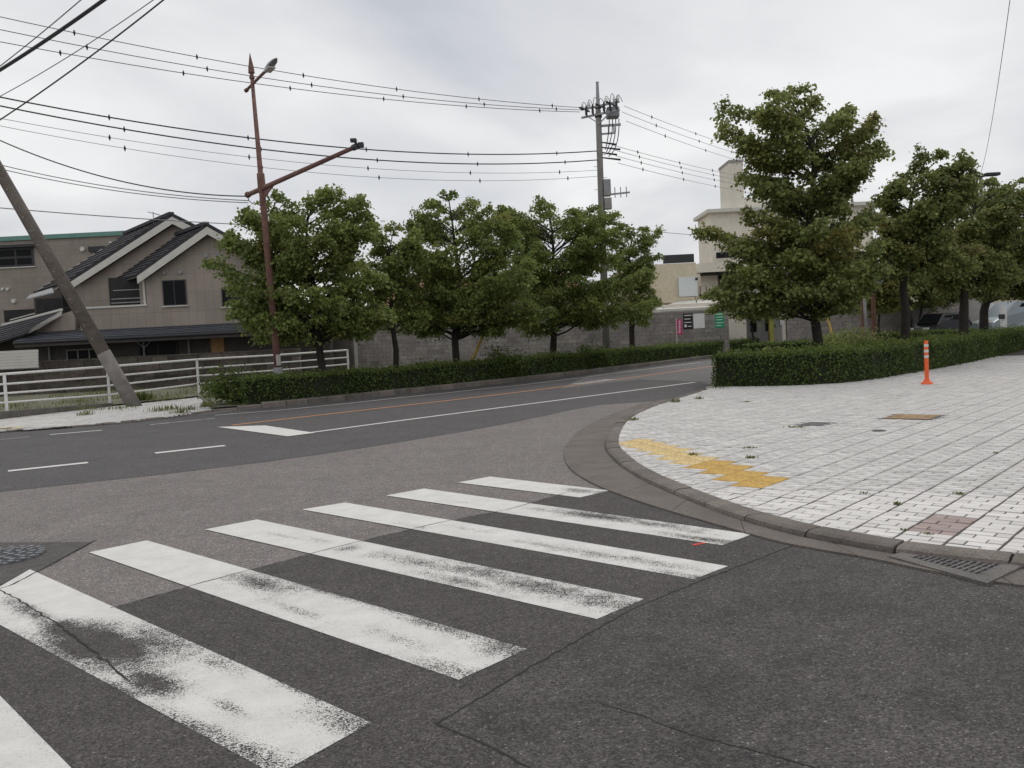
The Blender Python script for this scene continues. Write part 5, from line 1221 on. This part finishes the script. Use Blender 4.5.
part('canopy_band', 'shadow_dark', t, MB().box((fx(790, 305, WY), WY-2, fz(830, 306, WY)), (fx(872, 305, WY), WY-.02, fz(830, 301, WY))))
# entrance corner with shop front
EY = 50.0
t = thing('shop_entrance', (fx(760, 325, EY), EY, .1), 'white-walled shop entrance with glass door between the two block walls', 'building')
part('wall', 'white_wall', t, MB().box((fx(728, 318, EY), EY, .05), (fx(746, 318, EY), EY+5, fz(740, 303, EY)))); part('wall', 'grey_wall', t, MB().box((fx(746.5, 318, EY), EY+1.5, .05), (fx(790, 318, EY), EY+6, fz(765, 304, EY)))); part('roof', 'concrete', t, MB().box((fx(727, 318, EY), EY-.2, fz(740, 303, EY)+.002), (fx(790, 318, EY), EY+6.2, fz(740, 301, EY))))
window(t, 749, 757, 308, 333, EY+1.5, 1, 2, frame='steel_grey', sill=False); window(t, 765, 772, 308, 331, EY+1.5, 1, 1, sill=False)
part('downpipe', 'yellow_green', t, MB().box((fx(774, 320, EY), EY+.9, .05), (fx(778.5, 320, EY), EY+1.2, fz(776, 306, EY)))); part('notice', 'sign_white', t, wbox(MB(), 780, 784, 313, 325, EY+1.4, .05))
# signs fixed along the wall
def sign(name, x0, x1, y0, y1, Y, m, label, marks, mm='sign_white', cat='sign', frame=None):
    t = thing(name, (fx((x0+x1)/2, y1, Y), Y, fz((x0+x1)/2, y1, Y)), label, cat); part('board', m, t, wbox(MB(), x0, x1, y0, y1, Y, .06))
    for (a, b, c, d) in marks: part('lettering', mm, t, wbox(MB(), a, b, c, d, Y-.012, .011))
    return t
sign('notice_board', 683.2, 692.6, 313.5, 329.5, 44.6, 'black_sign', 'black notice board with rows of small white lettering on the block wall', [(684.3, 691.6, 315.0, 315.9), (684.3, 690.5, 318.6, 319.4), (684.3, 691.4, 322, 322.8), (684.5, 686.8, 324.6, 327.2), (688, 691.5, 325.8, 326.6)])
sign('notice_board', 693.6, 704.6, 313.6, 328.2, 44.6, 'sign_white', 'blank white board on the block wall beside the black one', [])
sign('shop_sign', 715.3, 724.2, 312.2, 327.8, 44.6, 'green_sign', 'green sign with white lines of text at the end of the block wall', [(716, 723.6, 313.6, 314.6), (716.4, 723.2, 316.6, 317.3), (716.4, 722.5, 319.4, 320.1), (716.4, 723.2, 322.4, 323.1), (716.4, 721.5, 325.2, 325.9)])
tt = thing('banner', (fx(679.5, 338, 44), 44, .1), 'tall magenta banner with white characters in front of the block wall', 'banner')
part('cloth', 'pink_sign', tt, wbox(MB(), 677.0, 682.2, 319.5, 334.5, 44, .03)); part('pole', 'steel_white', tt, MB().tube([(fx(676.7, 330, 44), 44.02, .05), (fx(676.7, 330, 44), 44.02, fz(677, 318, 44))], .018, 6))
for y in (321, 323.6, 326.2, 328.8, 331.4):
    m = MB(); wbox(m, 678.4, 680.9, y, y+.5, 43.985, .012); wbox(m, 679.3, 679.9, y-.5, y+1.5, 43.98, .012); wbox(m, 678.5, 680.8, y+1.1, y+1.5, 43.985, .012); part('character', 'sign_white', tt, m)

# right background: pillar, white wall, tan building, cars
t = thing('gate_pillar', (fx(974, 320, 47), 47, .1), 'tall grey concrete pillar between two tree trunks on the right', 'pillar'); part('shaft', 'concrete', t, wbox(MB(), 969, 982, 297, 328, 47, .6)); part('cap', 'concrete', t, wbox(MB(), 968, 983, 295.6, 296.9, 46.9, .8))
t = thing('white_wall', (fx(989, 318, 50), 50, .1), 'short pale wall at the right beyond the tree trunks', 'wall'); part('panel', 'pale_panel', t, wbox(MB(), 983, 994, 301, 324, 50, .25)); part('coping', 'concrete', t, wbox(MB(), 982.6, 994.4, 300, 300.9, 49.95, .35))
t = thing('tan_building', (fx(980, 300, 75), 75, .1), 'tan building glimpsed between the trees at the right', 'building')
part('wall', 'cream', t, MB().box((fx(945, 290, 75), 75, .05), (fx(1075, 290, 75), 85, fz(985, 245, 75)))); part('roof', 'concrete', t, MB().box((fx(943, 290, 75), 74.7, fz(985, 245, 75)+.002), (fx(1077, 290, 75), 85.3, fz(985, 243, 75))))
for x in (955, 985, 1010): window(t, x, x+14, 262, 275, 75, 2, 1); window(t, x, x+14, 285, 298, 75, 2, 1)
t = thing('meter_post', (fx(1004.5, 325, 41), 41, .1), 'short white post with a dark box at its foot near the right edge', 'post'); part('post', 'steel_white', t, wbox(MB(), 1002.3, 1007, 305.2, 327, 41, .2)); part('box', 'steel_dark', t, wbox(MB(), 999.5, 1005, 314.2, 319, 40.9, .09))

def make_car(name, c, yaw, L_, Wd, Hh, m, label, cat='car', van=False):
    """bodied car: lower hull, greenhouse, glass, wheels, lamps; length along local x"""
    t = thing(name, c, label, cat); t.rotation_euler = (0, 0, yaw); hw = Wd/2
    prof = [(-.5, .20), (-.5, .42), (-.485, .58), (-.46, .62), (-.40, .97), (-.28, 1.0), (.14, .99), (.30, .64), (.46, .56), (.5, .44), (.5, .20)] if not van else [(-.5, .18), (-.5, .5), (-.49, .75), (-.47, .97), (-.35, 1.0), (.2, .99), (.38, .62), (.48, .5), (.5, .4), (.5, .18)]
    def P2(f, g, w): return (f*L_, w, g*Hh)
    def loc(o): o.parent = t; o.location = (0, 0, 0); return o
    m_ = MB(); n = len(prof); vs = []
    for s in (-1, -.86, .86, 1):
        for f, g in prof:
            k = 1.0 if abs(s) < .9 else .985; ww = hw*s*(1 if g < .66 else .86 if abs(s) == 1 else .9); vs.append((f*L_*k, ww, g*Hh*(1 if abs(s) < .9 else .985)))
    fs = [(r*n+i, r*n+(i+1) % n, (r+1)*n+(i+1) % n, (r+1)*n+i) for r in range(3) for i in range(n)]+[tuple(range(n)), tuple(range(3*n, 4*n))]
    loc(m_.add(vs, fs).build('body', m))
    for s in (-1, 1):
        y = hw*s*.875; gl = [(-.40, .66), (-.37, .93), (-.05, .94), (-.05, .66)]; g2 = [(-.03, .66), (-.03, .94), (.12, .93), (.24, .66)]
        for q in (gl, g2): loc(MB().prism([P2(f, g, y) for f, g in q], (0, s*.03, 0)).build('window', 'glass'))
        for f in (-.32, .32):
            w = loc(MB().tube([(f*L_, s*(hw-.2), .31), (f*L_, s*(hw+.005), .31)], .31, 18).build('wheel', 'steel_dark')); r = MB().tube([(f*L_, s*(hw+.002), .31), (f*L_, s*(hw+.015), .31)], .19, 14).build('rim', 'zinc'); r.parent = w
        loc(MB().box((.47*L_, s*hw*.62-.16, .48*Hh), (.495*L_, s*hw*.62+.16, .56*Hh)).build('headlight', 'reflector')); loc(MB().box((-.505*L_, s*hw*.72-.12, .45*Hh), (-.49*L_, s*hw*.72+.12, .60*Hh)).build('tail_light', 'orange'))
    loc(MB().prism([P2(.155, .96, -hw*.72), P2(.155, .96, hw*.72), P2(.30, .665, hw*.8), P2(.30, .665, -hw*.8)], (.02, 0, .02)).build('windscreen', 'glass'))
    loc(MB().prism([P2(-.415, .93, -hw*.7), P2(-.415, .93, hw*.7), P2(-.462, .66, hw*.78), P2(-.462, .66, -hw*.78)], (-.02, 0, .01)).build('rear_window', 'glass'))
    loc(MB().box((.495*L_, -hw*.9, .22*Hh), (.52*L_, hw*.9, .36*Hh)).build('bumper', m)); loc(MB().box((-.52*L_, -hw*.9, .22*Hh), (-.495*L_, hw*.9, .36*Hh)).build('bumper', m))
    loc(MB().box((.521*L_, -.17, .25*Hh), (.523*L_, .17, .34*Hh)).build('number_plate', 'sign_white')); loc(MB().box((-.523*L_, -.17, .25*Hh), (-.521*L_, .17, .34*Hh)).build('number_plate', 'sign_white'))
    return t
mat('car_black', (.02, .02, .022), rough=.25, var=.05, spec=.5); mat('car_silver', (.45, .46, .47), rough=.3, var=.05, spec=.5, metal=.3); mat('car_blue', (.24, .28, .31), rough=.3, var=.05, spec=.5, metal=.2)
p = at(940, 330, 46); make_car('parked_car', (p[0], 46, .1), math.radians(205), 3.4, 1.5, 1.62, 'car_black', 'small black car parked by the block wall, mostly behind the hedge')
p = at(966, 330, 47.5); make_car('parked_car', (p[0], 48.6, .1), math.radians(195), 3.6, 1.6, 1.6, 'car_silver', 'silver car parked partly behind the leaning tree trunk')
p = at(1022, 330, 44); make_car('parked_van', (p[0], 44, .1), math.radians(185), 4.4, 1.75, 2.05, 'car_blue', 'pale blue-grey van parked at the right edge behind the trees', 'van', van=True)
